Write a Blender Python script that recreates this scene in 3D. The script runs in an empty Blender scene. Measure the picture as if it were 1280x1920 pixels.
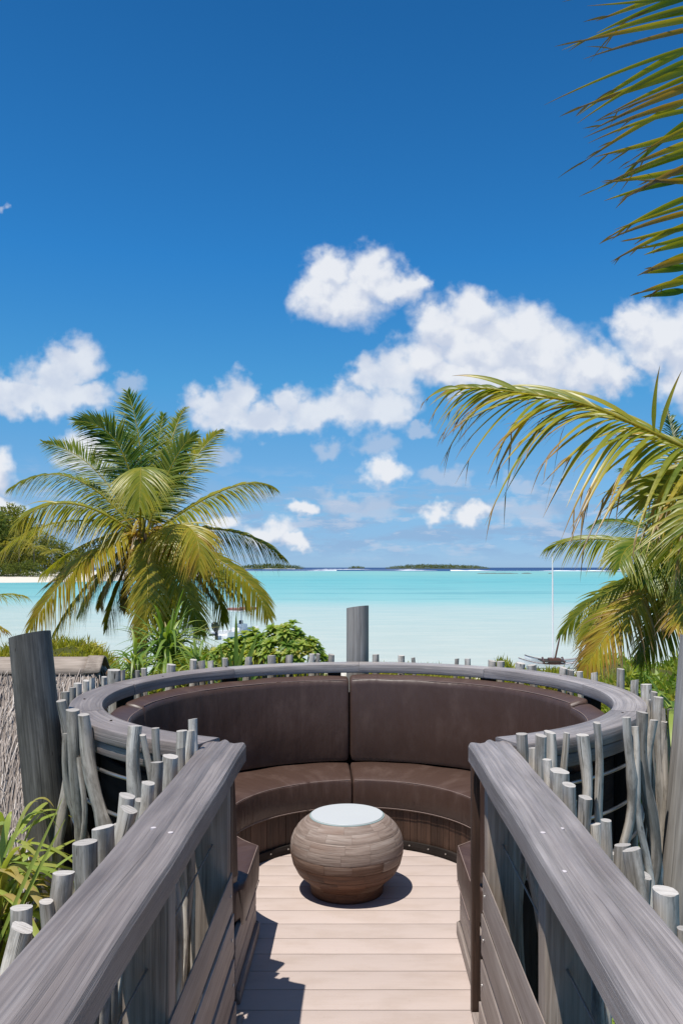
import bpy, bmesh, math, random
import numpy as np
from mathutils import Vector
random.seed(7)
RNG = np.random.default_rng(11)
S = bpy.context.scene
COL = S.collection
PI = math.pi
R = math.radians

# ------------------------------------------------------------------ camera
F, PX0, PY0, EYE = 1570.0, 673.0, 1064.0, 1.6
cam = bpy.data.objects.new('camera', bpy.data.cameras.new('camera'))
COL.objects.link(cam)
cam.location = (0, 0, EYE)
cam.rotation_euler = (R(90), 0, 0)
cam.data.sensor_width = 36
cam.data.lens = F / 1920 * 36
cam.data.shift_x = (640 - PX0) / 1920
cam.data.shift_y = (PY0 - 960) / 1920
cam.data.clip_start = 0.05
cam.data.clip_end = 60000
S.camera = cam

# ------------------------------------------------------------------ light
SUN = Vector((-0.20, -0.26, 1.0)).normalized()
SUN_STRENGTH, SKY_STRENGTH, EXPOSURE = 4.6, 0.10, 0.2
S.view_settings.view_transform = 'Standard'
S.view_settings.look = 'None'
S.view_settings.gamma = 1
S.view_settings.use_curve_mapping = False
S.view_settings.exposure = EXPOSURE
ld = bpy.data.lights.new('sun', 'SUN')
ld.energy = SUN_STRENGTH
ld.angle = R(0.5)
ld.color = (1.0, 0.955, 0.89)
sun = bpy.data.objects.new('sun', ld)
COL.objects.link(sun)
sun.rotation_euler = (-SUN).to_track_quat('-Z', 'Y').to_euler()
sun.location = SUN * 50


class NT:
    """small helper to write node trees"""
    def __init__(s, tree):
        s.t = tree
        s.n = tree.nodes
        s.l = tree.links

    def node(s, typ, ins=None, **props):
        nd = s.n.new(typ)
        for k, v in props.items():
            setattr(nd, k, v)
        for k, v in (ins or {}).items():
            s.put(nd.inputs[k], v)
        return nd

    def put(s, sock, v):
        if hasattr(v, 'links') and hasattr(v, 'node'):
            s.l.new(v, sock)
        elif v is not None:
            sock.default_value = v

    def m(s, op, a, b=None, c=None, clamp=False):
        nd = s.n.new('ShaderNodeMath')
        nd.operation = op
        nd.use_clamp = clamp
        for i, v in enumerate((a, b, c)):
            if v is not None:
                s.put(nd.inputs[i], v)
        return nd.outputs[0]

    def vm(s, op, a, b=None, c=None):
        nd = s.n.new('ShaderNodeVectorMath')
        nd.operation = op
        for i, v in enumerate((a, b, c)):
            if v is not None:
                s.put(nd.inputs[i], v)
        return nd.outputs[1] if op in ('LENGTH', 'DOT_PRODUCT') else nd.outputs[0]

    def xyz(s, x, y, z=0.0):
        nd = s.n.new('ShaderNodeCombineXYZ')
        for i, v in enumerate((x, y, z)):
            s.put(nd.inputs[i], v)
        return nd.outputs[0]

    def sep(s, v):
        nd = s.n.new('ShaderNodeSeparateXYZ')
        s.put(nd.inputs[0], v)
        return nd.outputs

    def noise(s, vec, scale, detail=3, rough=0.5, dist=0.0, out=0):
        nd = s.n.new('ShaderNodeTexNoise')
        if vec is not None:
            s.put(nd.inputs['Vector'], vec)
        nd.inputs['Scale'].default_value = scale
        nd.inputs['Detail'].default_value = detail
        nd.inputs['Roughness'].default_value = rough
        nd.inputs['Distortion'].default_value = dist
        return nd.outputs[out]

    def ss(s, v, lo, hi, a=0.0, b=1.0):
        nd = s.n.new('ShaderNodeMapRange')
        nd.interpolation_type = 'SMOOTHSTEP'
        s.put(nd.inputs[0], v)
        for i, q in enumerate((lo, hi, a, b)):
            s.put(nd.inputs[i + 1], q)
        return nd.outputs[0]

    def lin(s, v, lo, hi, a=0.0, b=1.0):
        nd = s.n.new('ShaderNodeMapRange')
        s.put(nd.inputs[0], v)
        for i, q in enumerate((lo, hi, a, b)):
            s.put(nd.inputs[i + 1], q)
        return nd.outputs[0]

    def mix(s, f, a, b, blend='MIX'):
        nd = s.n.new('ShaderNodeMix')
        nd.data_type = 'RGBA'
        nd.blend_type = blend
        s.put(nd.inputs[0], f)
        for i, v in ((6, a), (7, b)):
            if isinstance(v, (tuple, list)) and len(v) == 3:
                v = (*v, 1)
            s.put(nd.inputs[i], v)
        return nd.outputs[2]

    def ramp(s, f, stops, interp='LINEAR'):
        nd = s.n.new('ShaderNodeValToRGB')
        s.put(nd.inputs[0], f)
        e = nd.color_ramp.elements
        nd.color_ramp.interpolation = interp
        while len(e) < len(stops):
            e.new(0.5)
        for el, (p, c) in zip(e, stops):
            el.position = p
            el.color = (*c, 1)
        return nd.outputs[0]


# ------------------------------------------------------------------ sky
world = bpy.data.worlds.new('World')
S.world = world
world.use_nodes = True
W = NT(world.node_tree)
W.n.clear()
sky = W.node('ShaderNodeTexSky', sky_type='NISHITA', sun_disc=False)
sky.sun_elevation = math.asin(SUN.z)
sky.sun_rotation = math.atan2(SUN.x, SUN.y)
sky.altitude = 0
sky.air_density = 1.0
sky.dust_density = 0.3
sky.ozone_density = 1.5
tc = W.node('ShaderNodeTexCoord').outputs['Generated']
dx, dy, dz = W.sep(tc)
fy = W.m('MAXIMUM', dy, 0.08)
U = W.m('MULTIPLY_ADD', W.m('DIVIDE', dx, fy), F / 100, PX0 / 100)
V = W.m('MULTIPLY_ADD', W.m('DIVIDE', dz, fy), -F / 100, PY0 / 100)
P0 = W.xyz(U, V, 0)
front = W.ss(dy, 0.12, 0.3)
big = W.vm('SUBTRACT', W.noise(P0, 1.1, 4, 0.55, out=1), (0.5, 0.5, 0.5))
fine = W.vm('SUBTRACT', W.noise(P0, 3.2, 3, 0.5, out=1), (0.5, 0.5, 0.5))
Pw = W.vm('ADD', P0, W.vm('ADD', W.vm('SCALE', big), W.vm('SCALE', fine)))
for nd in W.n:
    if nd.type == 'VECT_MATH' and nd.operation == 'SCALE':
        nd.inputs['Scale'].default_value = 0.55
W.n[-1]
CLOUDS = [  # cumulus puffs: direction (photo px), radii, thinness
    (615, 505, 42, 40), (688, 512, 52, 42), (598, 556, 50, 46), (655, 560, 66, 48), (742, 536, 58, 34), (788, 528, 26, 20),
    (885, 585, 50, 44), (822, 612, 55, 48), (905, 648, 105, 75), (990, 622, 66, 54), (1015, 668, 92, 66), (1095, 694, 80, 50), (1150, 712, 55, 32),
    (800, 668, 55, 48), (862, 700, 84, 40), (960, 708, 95, 42),
    (1196, 604, 48, 40), (1245, 632, 78, 62), (1300, 640, 90, 75), (1225, 668, 46, 34), (1290, 720, 60, 50),
    (730, 886, 38, 22), (812, 964, 28, 20), (888, 968, 26, 22), (565, 956, 24, 16), (505, 1004, 50, 26), (548, 1022, 30, 18), (425, 984, 30, 18),
    (160, 852, 50, 40), (-10, 885, 38, 40), (0, 950, 40, 18),
]
SOFT = [
    (738, 706, 60, 46), (690, 700, 38, 36), (660, 766, 80, 40), (722, 758, 55, 42), (590, 778, 62, 30), (540, 748, 36, 32), (505, 782, 60, 28),
    (442, 738, 38, 36), (420, 778, 62, 36), (385, 770, 40, 36),
    (138, 682, 54, 42), (100, 706, 55, 46), (52, 742, 64, 34), (8, 734, 46, 32), (160, 742, 52, 32), (105, 752, 72, 32),
]
FAINT = [(242, 714, 26, 18), (705, 838, 36, 22), (620, 846, 30, 18), (836, 896, 46, 18), (970, 910, 34, 18), (640, 938, 40, 20), (690, 950, 50, 24),
         (980, 962, 60, 24), (410, 856, 34, 22), (-6, 385, 13, 8), (785, 808, 26, 14)]


def field(lst, gain, Pw=Pw):
    best = None
    for (x, y, a, b) in lst:
        d = W.vm('LENGTH', W.vm('MULTIPLY', W.vm('SUBTRACT', Pw, (x / 100, y / 100, 0)), (100 / (a * gain), 100 / (b * gain), 0)))
        v = W.m('SUBTRACT', 1.0, d)
        best = v if best is None else W.m('SMOOTH_MAX', best, v, 0.12)
    return best


fA = field(CLOUDS, 1.3)
fUp = field(CLOUDS, 1.3, W.vm('ADD', Pw, (-0.10, -0.34, 0)))
fB = field(FAINT, 1.3)
fS = field(SOFT, 1.28)
cn = W.noise(P0, 2.0, 5, 0.5)
cnc = W.m('MULTIPLY_ADD', W.m('SUBTRACT', cn, 0.5), 0.75, fA)
densA = W.m('MULTIPLY', W.ss(cnc, -0.08, 0.60), front)
cns = W.m('MULTIPLY_ADD', W.m('SUBTRACT', cn, 0.5), 0.9, fS)
densS = W.m('MULTIPLY', W.m('MULTIPLY', W.ss(cns, -0.08, 0.56), 0.86), front)
cnb = W.m('MULTIPLY_ADD', W.m('SUBTRACT', cn, 0.5), 1.0, fB)
densB = W.m('MULTIPLY', W.m('MULTIPLY', W.ss(cnb, -0.02, 0.6), 0.55), front)
# low bands of small cloud all round the horizon
az = W.m('ARCTAN2', dx, dy)
el = W.m('ARCSINE', dz)
ba = W.noise(W.xyz(W.m('MULTIPLY', az, 15), W.m('MULTIPLY', el, 62), 3.0), 1.0, 6, 0.58)
lowmask = W.m('MULTIPLY', W.ss(el, 0.0, 0.03), W.ss(el, 0.06, 0.13, 1.0, 0.0))
densL = W.m('MULTIPLY', W.ss(ba, 0.43, 0.58), lowmask)
bb = W.noise(W.xyz(W.m('MULTIPLY', az, 20), W.m('MULTIPLY', el, 66), 8.0), 1.0, 6, 0.6)
densW = W.m('MULTIPLY', W.m('MULTIPLY', W.ss(bb, 0.51, 0.64), lowmask), 0.55)
# cumulus elsewhere, beyond the photograph
bc = W.noise(W.xyz(W.m('MULTIPLY', az, 5), W.m('MULTIPLY', el, 11), 1.0), 1.0, 7, 0.6)
densO = W.m('MULTIPLY', W.m('MULTIPLY', W.ss(bc, 0.56, 0.68), W.m('MULTIPLY', W.ss(el, 0.05, 0.12), W.ss(el, 0.3, 0.45, 1.0, 0.0))),
            W.ss(dy, 0.5, 0.75, 1.0, 0.0))
# the deep polarised blue of the tropical sky by height; overhead neutralised to cut blue ambient light
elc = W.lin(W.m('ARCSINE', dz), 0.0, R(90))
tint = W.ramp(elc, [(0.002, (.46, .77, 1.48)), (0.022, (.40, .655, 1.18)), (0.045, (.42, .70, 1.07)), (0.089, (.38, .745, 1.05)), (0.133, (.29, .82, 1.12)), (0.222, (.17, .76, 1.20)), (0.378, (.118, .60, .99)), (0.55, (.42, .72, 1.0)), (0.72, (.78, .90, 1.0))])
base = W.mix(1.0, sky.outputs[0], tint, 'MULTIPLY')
WHITE = (7.3, 7.5, 7.9)
GREY = (4.9, 5.5, 6.7)
BLUEGREY = (2.5, 4.0, 6.1)
shade = W.ss(W.noise(P0, 1.5, 4, 0.5), 0.34, 0.62)
lit = W.ss(W.m('MULTIPLY_ADD', W.m('SUBTRACT', shade, 0.5), 0.42, W.m('SUBTRACT', cnc, fUp)), -0.36, 0.42)
body = W.mix(lit, (5.3, 5.8, 6.9), WHITE)
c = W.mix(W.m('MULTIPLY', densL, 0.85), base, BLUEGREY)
c = W.mix(densW, c, GREY)
c = W.mix(densB, c, GREY)
c = W.mix(W.m('MULTIPLY', densO, 0.9), c, W.mix(W.ss(bc, 0.58, 0.75), GREY, WHITE))
bodyS = W.mix(W.m('MULTIPLY', shade, W.ss(cns, 0.1, 0.6), clamp=True), (5.9, 6.3, 7.2), WHITE)
c = W.mix(densS, c, bodyS)
c = W.mix(W.m('MULTIPLY', densA, 0.96), c, body)
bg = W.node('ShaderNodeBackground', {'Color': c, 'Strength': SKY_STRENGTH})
wo = W.node('ShaderNodeOutputWorld', {'Surface': bg.outputs[0]})


# ------------------------------------------------------------------ helpers
def P(px, py, Y):
    """the point at depth Y that the camera sees at (px, py) of the photograph"""
    return Vector(((px - PX0) * Y / F, Y, EYE - (py - PY0) * Y / F))


def tag(o, label=None, cat=None, group=None, kind=None):
    if label: o['label'] = label
    if cat: o['category'] = cat
    if group: o['group'] = group
    if kind: o['kind'] = kind
    return o


def empty(name, loc=(0, 0, 0), label=None, cat=None, group=None, kind=None):
    o = bpy.data.objects.new(name, None)
    COL.objects.link(o)
    o.location = loc
    o.empty_display_size = 0.1
    return tag(o, label, cat, group, kind)


def link(name, me, mats, parent=None, loc=None):
    for mm in (mats if isinstance(mats, (list, tuple)) else [mats]):
        if len(me.materials) < (len(mats) if isinstance(mats, (list, tuple)) else 1):
            me.materials.append(mm)
    o = bpy.data.objects.new(name, me)
    COL.objects.link(o)
    if parent is not None:
        o.parent = parent
        q = parent
        off = Vector((0, 0, 0))
        while q is not None:
            off += q.location
            q = q.parent
        o.location = (Vector(loc) if loc is not None else Vector((0, 0, 0))) - off
    elif loc is not None:
        o.location = loc
    return o


class MB:
    """collects geometry (with uv: u along the grain) and links it as one mesh"""
    def __init__(s):
        s.v, s.f, s.uv, s.mi, s.sm = [], [], [], [], []

    def face(s, idx, uv=None, mat=0, smooth=True):
        s.f.append(idx)
        s.uv.append(uv or [(0, 0)] * len(idx))
        s.mi.append(mat)
        s.sm.append(smooth)

    def grid(s, rows, us, vs, close=False, mat=0, smooth=True):
        """rows: list of rings of points"""
        b = len(s.v)
        n = len(rows[0])
        for r_ in rows:
            s.v.extend([tuple(p) for p in r_])
        for i in range(len(rows) - 1):
            for j in range(n if close else n - 1):
                k = (j + 1) % n
                a = b + i * n
                c_ = b + (i + 1) * n
                v1 = vs[j + 1] if j + 1 < len(vs) else vs[-1]
                s.face([a + j, a + k, c_ + k, c_ + j], [(us[i], vs[j]), (us[i], v1), (us[i + 1], v1), (us[i + 1], vs[j])], mat, smooth)
        return b

    def tube(s, pts, rad, n=8, cap=True, cap_mat=0, mat=0, tilt=0.0, squash=1.0, u0=0.0):
        pts = [Vector(p) for p in pts]
        rows, us = [], []
        u = u0
        ref = Vector((1, 0, 0))
        for i, p in enumerate(pts):
            t = (pts[min(i + 1, len(pts) - 1)] - pts[max(i - 1, 0)]).normalized()
            if abs(t.dot(ref)) > 0.9:
                ref = Vector((0, 1, 0))
            a = (ref - t * ref.dot(t)).normalized()
            b_ = t.cross(a)
            r_ = rad[i] if isinstance(rad, (list, tuple)) else rad
            if i:
                u += (p - pts[i - 1]).length
            us.append(u)
            ring = []
            for j in range(n):
                q = 2 * PI * j / n
                w = p + a * (r_ * math.cos(q)) + b_ * (r_ * squash * math.sin(q))
                if i == len(pts) - 1 and tilt:
                    w = w + t * (tilt * math.cos(q + 0.7) * r_)
                ring.append(w)
            rows.append(ring)
        rr = rad[0] if isinstance(rad, (list, tuple)) else rad
        vs = [2 * PI * rr * j / n for j in range(n + 1)]
        b = s.grid(rows, us, vs, True, mat)
        if cap:
            for i, flip in ((0, True), (len(pts) - 1, False)):
                # own ring of points so that the cut end stays crisp
                idx = []
                for q in rows[i]:
                    s.v.append(tuple(q))
                    idx.append(len(s.v) - 1)
                uvs = [(0.01 * math.cos(2 * PI * j / n) + 3, 0.5 * math.sin(2 * PI * j / n)) for j in range(n)]
                if flip:
                    idx = idx[::-1]
                s.face(idx, uvs, cap_mat, False)
        return b

    def box(s, x0, x1, y0, y1, z0, z1, bev=0.0, axis=None, mat=0, M=None):
        bm = bmesh.new()
        bmesh.ops.create_cube(bm, size=1)
        d = (x1 - x0, y1 - y0, z1 - z0)
        for v in bm.verts:
            v.co = Vector(((v.co.x + .5) * d[0] + x0, (v.co.y + .5) * d[1] + y0, (v.co.z + .5) * d[2] + z0))
        if bev:
            bmesh.ops.bevel(bm, geom=list(bm.edges), offset=bev, segments=2, profile=0.6, affect='EDGES')
        if axis is None:
            axis = max(range(3), key=lambda i: abs(d[i]))
        o1, o2 = [i for i in range(3) if i != axis]
        b = len(s.v)
        bm.verts.index_update()
        for v in bm.verts:
            s.v.append(tuple(M @ v.co) if M else tuple(v.co))
        for f_ in bm.faces:
            s.face([b + v.index for v in f_.verts], [(v.co[axis], v.co[o1] + v.co[o2]) for v in f_.verts], mat, False)
        bm.free()

    sharp = 50

    def mesh(s, name='m'):
        me = bpy.data.meshes.new(name)
        me.from_pydata(s.v, [], s.f)
        uvl = me.uv_layers.new(name='UVMap')
        flat = [q for fu in s.uv for p in fu for q in p]
        uvl.data.foreach_set('uv', flat)
        me.polygons.foreach_set('material_index', s.mi)
        me.polygons.foreach_set('use_smooth', s.sm)
        me.update()
        me.set_sharp_from_angle(angle=R(s.sharp))
        return me

    def build(s, name, mats, parent=None, loc=None):
        me = s.mesh(name)
        if loc is not None:
            l = Vector(loc)
            for v in me.vertices:
                v.co -= l
        return link(name, me, mats, parent, loc)


def norm(a):
    return a / np.maximum(np.linalg.norm(a, axis=-1, keepdims=True), 1e-9)


LEAFY = lambda t: np.sin(np.clip(t, 0, 1) ** 0.75 * PI) ** 0.8
STRAP = lambda t: np.minimum(1, 0.75 + 1.0 * t) * np.clip((1 - t) * 2.2, 0.03, 1) ** 0.7


class Strips:
    """many leaf blades in one mesh; numpy all the way"""
    def __init__(s):
        s.v, s.q, s.t, s.n = [], [], [], 0

    def add(s, base, d, side, L, Wd, droop, tint, prof=LEAFY, segs=3, fold=0.0, tip=0.0, curl=None):
        base = np.asarray(base, float); N = len(base)
        d = norm(np.asarray(d, float)); side = np.asarray(side, float)
        side = norm(side - d * np.sum(side * d, 1, keepdims=True))
        L = np.broadcast_to(L, (N,)); Wd = np.broadcast_to(Wd, (N,)); droop = np.broadcast_to(droop, (N,)); tint = np.broadcast_to(tint, (N,))
        nrm = np.cross(side, d)
        ts = np.linspace(0, 1, segs + 1)
        k = 3 if fold else 2
        vs = np.zeros((N, segs + 1, k, 3)); tn = np.zeros((N, segs + 1, k))
        for i, t in enumerate(ts):
            c_ = base + d * (L * t)[:, None]
            c_[:, 2] -= droop * L * t * t
            if curl is not None:
                c_ += side * (curl * L * t * t)[:, None]
            w = (Wd * 0.5 * prof(np.array(t)))[:, None]
            if k == 2:
                vs[:, i, 0] = c_ - side * w; vs[:, i, 1] = c_ + side * w
            else:
                vs[:, i, 0] = c_ - side * w + nrm * w * fold
                vs[:, i, 1] = c_
                vs[:, i, 2] = c_ + side * w + nrm * w * fold
            tn[:, i] = (tint + tip * t ** 3)[:, None]
        base_i = s.n + np.arange(N)[:, None, None] * ((segs + 1) * k)
        i_ = np.arange(segs)[None, :, None] * k
        j_ = np.arange(k - 1)[None, None, :]
        a = base_i + i_ + j_
        s.q.append(np.stack([a, a + 1, a + k + 1, a + k], -1).reshape(-1, 4))
        s.v.append(vs.reshape(-1, 3)); s.t.append(tn.reshape(-1))
        s.n += N * (segs + 1) * k
        return s

    def solid(s, verts, quads, tint):
        verts = np.asarray(verts, float)
        s.q.append(np.asarray(quads) + s.n); s.v.append(verts); s.t.append(np.full(len(verts), tint)); s.n += len(verts)

    def tube(s, pts, rad, tint, n=5):
        mb = MB(); mb.tube(pts, rad, n, cap=False)
        s.solid(mb.v, mb.f, tint)

    def mesh(s, name='leaves', off=None):
        v = np.concatenate(s.v); q = np.concatenate(s.q); t = np.concatenate(s.t)
        if off is not None:
            v = v - np.asarray(off)
        me = bpy.data.meshes.new(name)
        me.vertices.add(len(v)); me.vertices.foreach_set('co', v.ravel())
        me.loops.add(q.size); me.loops.foreach_set('vertex_index', q.ravel().astype(np.int32))
        me.polygons.add(len(q)); me.polygons.foreach_set('loop_start', np.arange(0, q.size, 4, dtype=np.int32))
        me.polygons.foreach_set('loop_total', np.full(len(q), 4, dtype=np.int32))
        me.update(calc_edges=True)
        me.polygons.foreach_set('use_smooth', np.ones(len(q), dtype=bool))
        at = me.attributes.new('tint', 'FLOAT', 'POINT')
        at.data.foreach_set('value', np.clip(t, 0, 1).astype(np.float32))
        return me

    def build(s, name, mat, parent=None, loc=None):
        return link(name, s.mesh(name, loc), mat, parent, loc)


# ------------------------------------------------------------------ materials
def material(name):
    m_ = bpy.data.materials.new(name)
    m_.use_nodes = True
    t = NT(m_.node_tree)
    t.n.clear()
    out = t.node('ShaderNodeOutputMaterial')
    return m_, t, out


def principled(t, out, col, rough=0.6, spec=0.4, bump=None, bstr=0.3, bdist=0.002, metal=0.0, **kw):
    ins = {'Base Color': (*col, 1) if isinstance(col, tuple) and len(col) == 3 else col, 'Roughness': rough, 'Specular IOR Level': spec, 'Metallic': metal}
    ins.update(kw)
    b = t.node('ShaderNodeBsdfPrincipled', ins)
    if bump is not None:
        bn = t.node('ShaderNodeBump', {'Strength': bstr, 'Distance': bdist, 'Height': bump})
        t.l.new(bn.outputs[0], b.inputs['Normal'])
    t.l.new(b.outputs[0], out.inputs[0])
    return b


def wood(name, dark, mid, light, rough=0.62, spec=0.4, var=0.3, ustr=2.5, vstr=55, crack=0.5, stain=None, patch=0.0):
    m_, t, out = material(name)
    uv = t.node('ShaderNodeTexCoord').outputs['UV']
    rnd = t.node('ShaderNodeObjectInfo').outputs['Random']
    off = t.xyz(t.m('MULTIPLY', rnd, 37), t.m('MULTIPLY', rnd, 91), t.m('MULTIPLY', rnd, 13))
    p = t.vm('ADD', uv, off)
    warp = t.noise(t.vm('MULTIPLY', p, (1.5, 6, 1)), 1.0, 2)
    p2 = t.vm('ADD', p, t.xyz(0, t.m('MULTIPLY', warp, 0.022), 0))
    g = t.noise(t.vm('MULTIPLY', p2, (ustr, vstr, 1)), 1.0, 5, 0.62)
    g2 = t.noise(t.vm('MULTIPLY', p2, (ustr * 3, vstr * 5, 1)), 1.0, 3, 0.6)
    blot = t.noise(t.vm('MULTIPLY', p, (3, 12, 1)), 1.0, 3, 0.55)
    gg = t.m('ADD', t.m('MULTIPLY', g, 0.6), t.m('MULTIPLY', blot, 0.4))
    c_ = t.ramp(gg, [(0.35, dark), (0.5, mid), (0.66, light)])
    cr = t.ss(t.noise(t.vm('MULTIPLY', p2, (ustr * 0.8, vstr * 2.0, 1)), 1.0, 3, 0.6), 0.62, 0.70)
    c_ = t.mix(t.m('MULTIPLY', cr, crack), c_, tuple(x * 0.3 for x in dark))
    c_ = t.mix(t.m('MULTIPLY', t.ss(g2, 0.52, 0.72), 0.4), c_, light)
    if stain:
        sf = t.ss(t.noise(t.vm('MULTIPLY', p, (1.2, 5, 1)), 1.0, 4, 0.6), 0.52, 0.72)
        c_ = t.mix(t.m('MULTIPLY', sf, 0.6), c_, stain)
    if patch:
        pf = t.ss(t.noise(t.vm('MULTIPLY', p2, (9, 26, 1)), 1.0, 5, 0.68), 0.46, 0.66)
        c_ = t.mix(t.m('MULTIPLY', pf, patch), c_, tuple(x * 0.75 for x in dark))
        kn = t.ss(t.noise(t.vm('MULTIPLY', p, (14, 40, 1)), 1.0, 1, 0.5), 0.74, 0.80)
        c_ = t.mix(t.m('MULTIPLY', kn, 0.85), c_, (.035, .026, .02))
    val = t.lin(rnd, 0, 1, 1 - var, 1 + var)
    c_ = t.mix(1.0, c_, t.xyz(val, val, val), 'MULTIPLY')
    h = t.m('SUBTRACT', t.m('MULTIPLY_ADD', g2, 0.5, g), t.m('MULTIPLY', cr, 0.7))
    principled(t, out, c_, t.lin(g, 0.3, 0.7, rough - 0.08, rough + 0.1), spec, h, 0.55, 0.004)
    return m_


M = {}
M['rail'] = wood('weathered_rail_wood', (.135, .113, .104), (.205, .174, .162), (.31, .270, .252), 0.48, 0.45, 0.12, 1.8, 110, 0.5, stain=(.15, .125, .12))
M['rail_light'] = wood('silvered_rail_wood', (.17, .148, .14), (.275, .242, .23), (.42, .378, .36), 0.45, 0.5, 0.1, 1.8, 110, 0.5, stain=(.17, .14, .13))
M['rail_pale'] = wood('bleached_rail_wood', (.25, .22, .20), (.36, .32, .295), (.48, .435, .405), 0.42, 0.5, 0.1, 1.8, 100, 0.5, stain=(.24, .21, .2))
M['stake'] = wood('driftwood', (.23, .20, .162), (.52, .465, .395), (.76, .695, .605), 0.78, 0.2, 0.32, 3.0, 70, 0.9, patch=.62)
M['stake_end'] = wood('driftwood_cut_end', (.32, .29, .255), (.46, .425, .385), (.58, .545, .50), 0.8, 0.2, 0.2, 30, 14, 0.5)
M['pole'] = wood('dark_weathered_pole', (.06, .053, .046), (.12, .108, .095), (.24, .22, .196), 0.55, 0.35, 0.0, 1.5, 60, 0.7, patch=.35)
M['pole_light'] = wood('grey_weathered_pole', (.20, .18, .157), (.32, .292, .26), (.46, .425, .38), 0.6, 0.4, 0.05, 1.5, 60, 0.4)
M['pole_end'] = wood('pole_cut_end', (.10, .10, .11), (.17, .17, .18), (.24, .24, .25), 0.7, 0.3, 0.05, 20, 12, 0.5)
M['post'] = wood('grey_brown_post_wood', (.15, .115, .088), (.27, .215, .17), (.40, .33, .27), 0.66, 0.35, 0.15, 2.0, 80, 0.5)
M['sideboard'] = wood('side_board_wood', (.16, .128, .11), (.27, .22, .19), (.39, .335, .295), 0.55, 0.45, 0.15, 1.6, 80, 0.4)
M['brown_slat'] = wood('red_brown_slat_wood', (.035, .018, .011), (.068, .036, .022), (.11, .06, .038), 0.55, 0.4, 0.3, 3, 50, 0.4)
M['dark_wood'] = wood('dark_stained_wood', (.014, .011, .009), (.027, .021, .018), (.045, .036, .031), 0.75, 0.12, 0.2, 2, 40, 0.3)
M['block_pale'] = wood('table_wood_bleached', (.19, .135, .105), (.27, .205, .168), (.40, .33, .285), 0.66, 0.3, 0.08, 5, 110, 0.5, stain=(.17, .098, .066))
M['block_mid'] = wood('table_wood_half_bleached', (.085, .043, .027), (.165, .098, .066), (.29, .21, .165), 0.62, 0.3, 0.1, 5, 90, 0.5, stain=(.11, .058, .036))
M['block_brown'] = wood('table_wood_brown', (.050, .020, .011), (.100, .044, .024), (.165, .085, .052), 0.55, 0.35, 0.12, 5, 90, 0.45)
M['core'] = wood('table_core', (.09, .045, .03), (.14, .075, .05), (.18, .10, .07), 0.8, 0.2, 0.0)


def deck_mat():
    m_, t, out = material('composite_deck')
    uv = t.node('ShaderNodeTexCoord').outputs['UV']
    rnd = t.node('ShaderNodeObjectInfo').outputs['Random']
    p = t.vm('ADD', uv, t.xyz(t.m('MULTIPLY', rnd, 17), t.m('MULTIPLY', rnd, 7), 0))
    g = t.noise(t.vm('MULTIPLY', p, (3, 160, 1)), 1.0, 3, 0.6)
    b = t.noise(t.vm('MULTIPLY', p, (4, 9, 1)), 1.0, 4, 0.6)
    sp = t.ss(t.noise(p, 70, 2), 0.68, 0.78)
    c_ = t.mix(g, (.46, .375, .33), (.52, .43, .385))
    c_ = t.mix(t.m('MULTIPLY', t.ss(b, 0.42, 0.7), 0.6), c_, (.42, .335, .285))
    c_ = t.mix(t.m('MULTIPLY', sp, 0.35), c_, (.25, .20, .17))
    val = t.lin(rnd, 0, 1, 0.94, 1.06)
    c_ = t.mix(1.0, c_, t.xyz(val, val, val), 'MULTIPLY')
    principled(t, out, c_, 0.72, 0.25, g, 0.3, 0.002)
    return m_


M['deck'] = deck_mat()


def vinyl_mat():
    m_, t, out = material('brown_vinyl')
    uv = t.node('ShaderNodeTexCoord').outputs['UV']
    rnd = t.node('ShaderNodeObjectInfo').outputs['Random']
    p = t.vm('ADD', uv, t.xyz(t.m('MULTIPLY', rnd, 17), t.m('MULTIPLY', rnd, 7), 0))
    wr = t.noise(t.vm('MULTIPLY', p, (11, 1.5, 1)), 1.0, 2, 0.5, 0.4)
    w2 = t.noise(t.vm('MULTIPLY', p, (5, 3, 1)), 1.0, 3, 0.5)
    gr = t.noise(p, 900, 2, 0.6)
    dust = t.ss(t.noise(t.vm('MULTIPLY', p, (6, 3, 1)), 1.0, 5, 0.65), 0.45, 0.75)
    c_ = t.mix(t.m('MULTIPLY', dust, 0.5), (.070, .039, .028), (.118, .074, .057))
    h = t.m('ADD', t.m('ADD', t.m('MULTIPLY', wr, 0.8), t.m('MULTIPLY', w2, 1.3)), t.m('MULTIPLY', gr, 0.03))
    principled(t, out, c_, t.lin(dust, 0, 1, 0.42, 0.54), 0.5, h, 0.6, 0.012)
    return m_


M['vinyl'] = vinyl_mat()


def simple(name, col, rough=0.5, spec=0.4, metal=0.0, var=0.12, scale=20, bump=0.15, **kw):
    m_, t, out = material(name)
    oc = t.node('ShaderNodeTexCoord').outputs['Object']
    n_ = t.noise(oc, scale, 4, 0.6)
    c_ = t.mix(n_, tuple(x * (1 - var) for x in col), tuple(min(1, x * (1 + var)) for x in col))
    principled(t, out, c_, rough, spec, n_, bump, 0.01, metal, **kw)
    return m_


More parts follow.
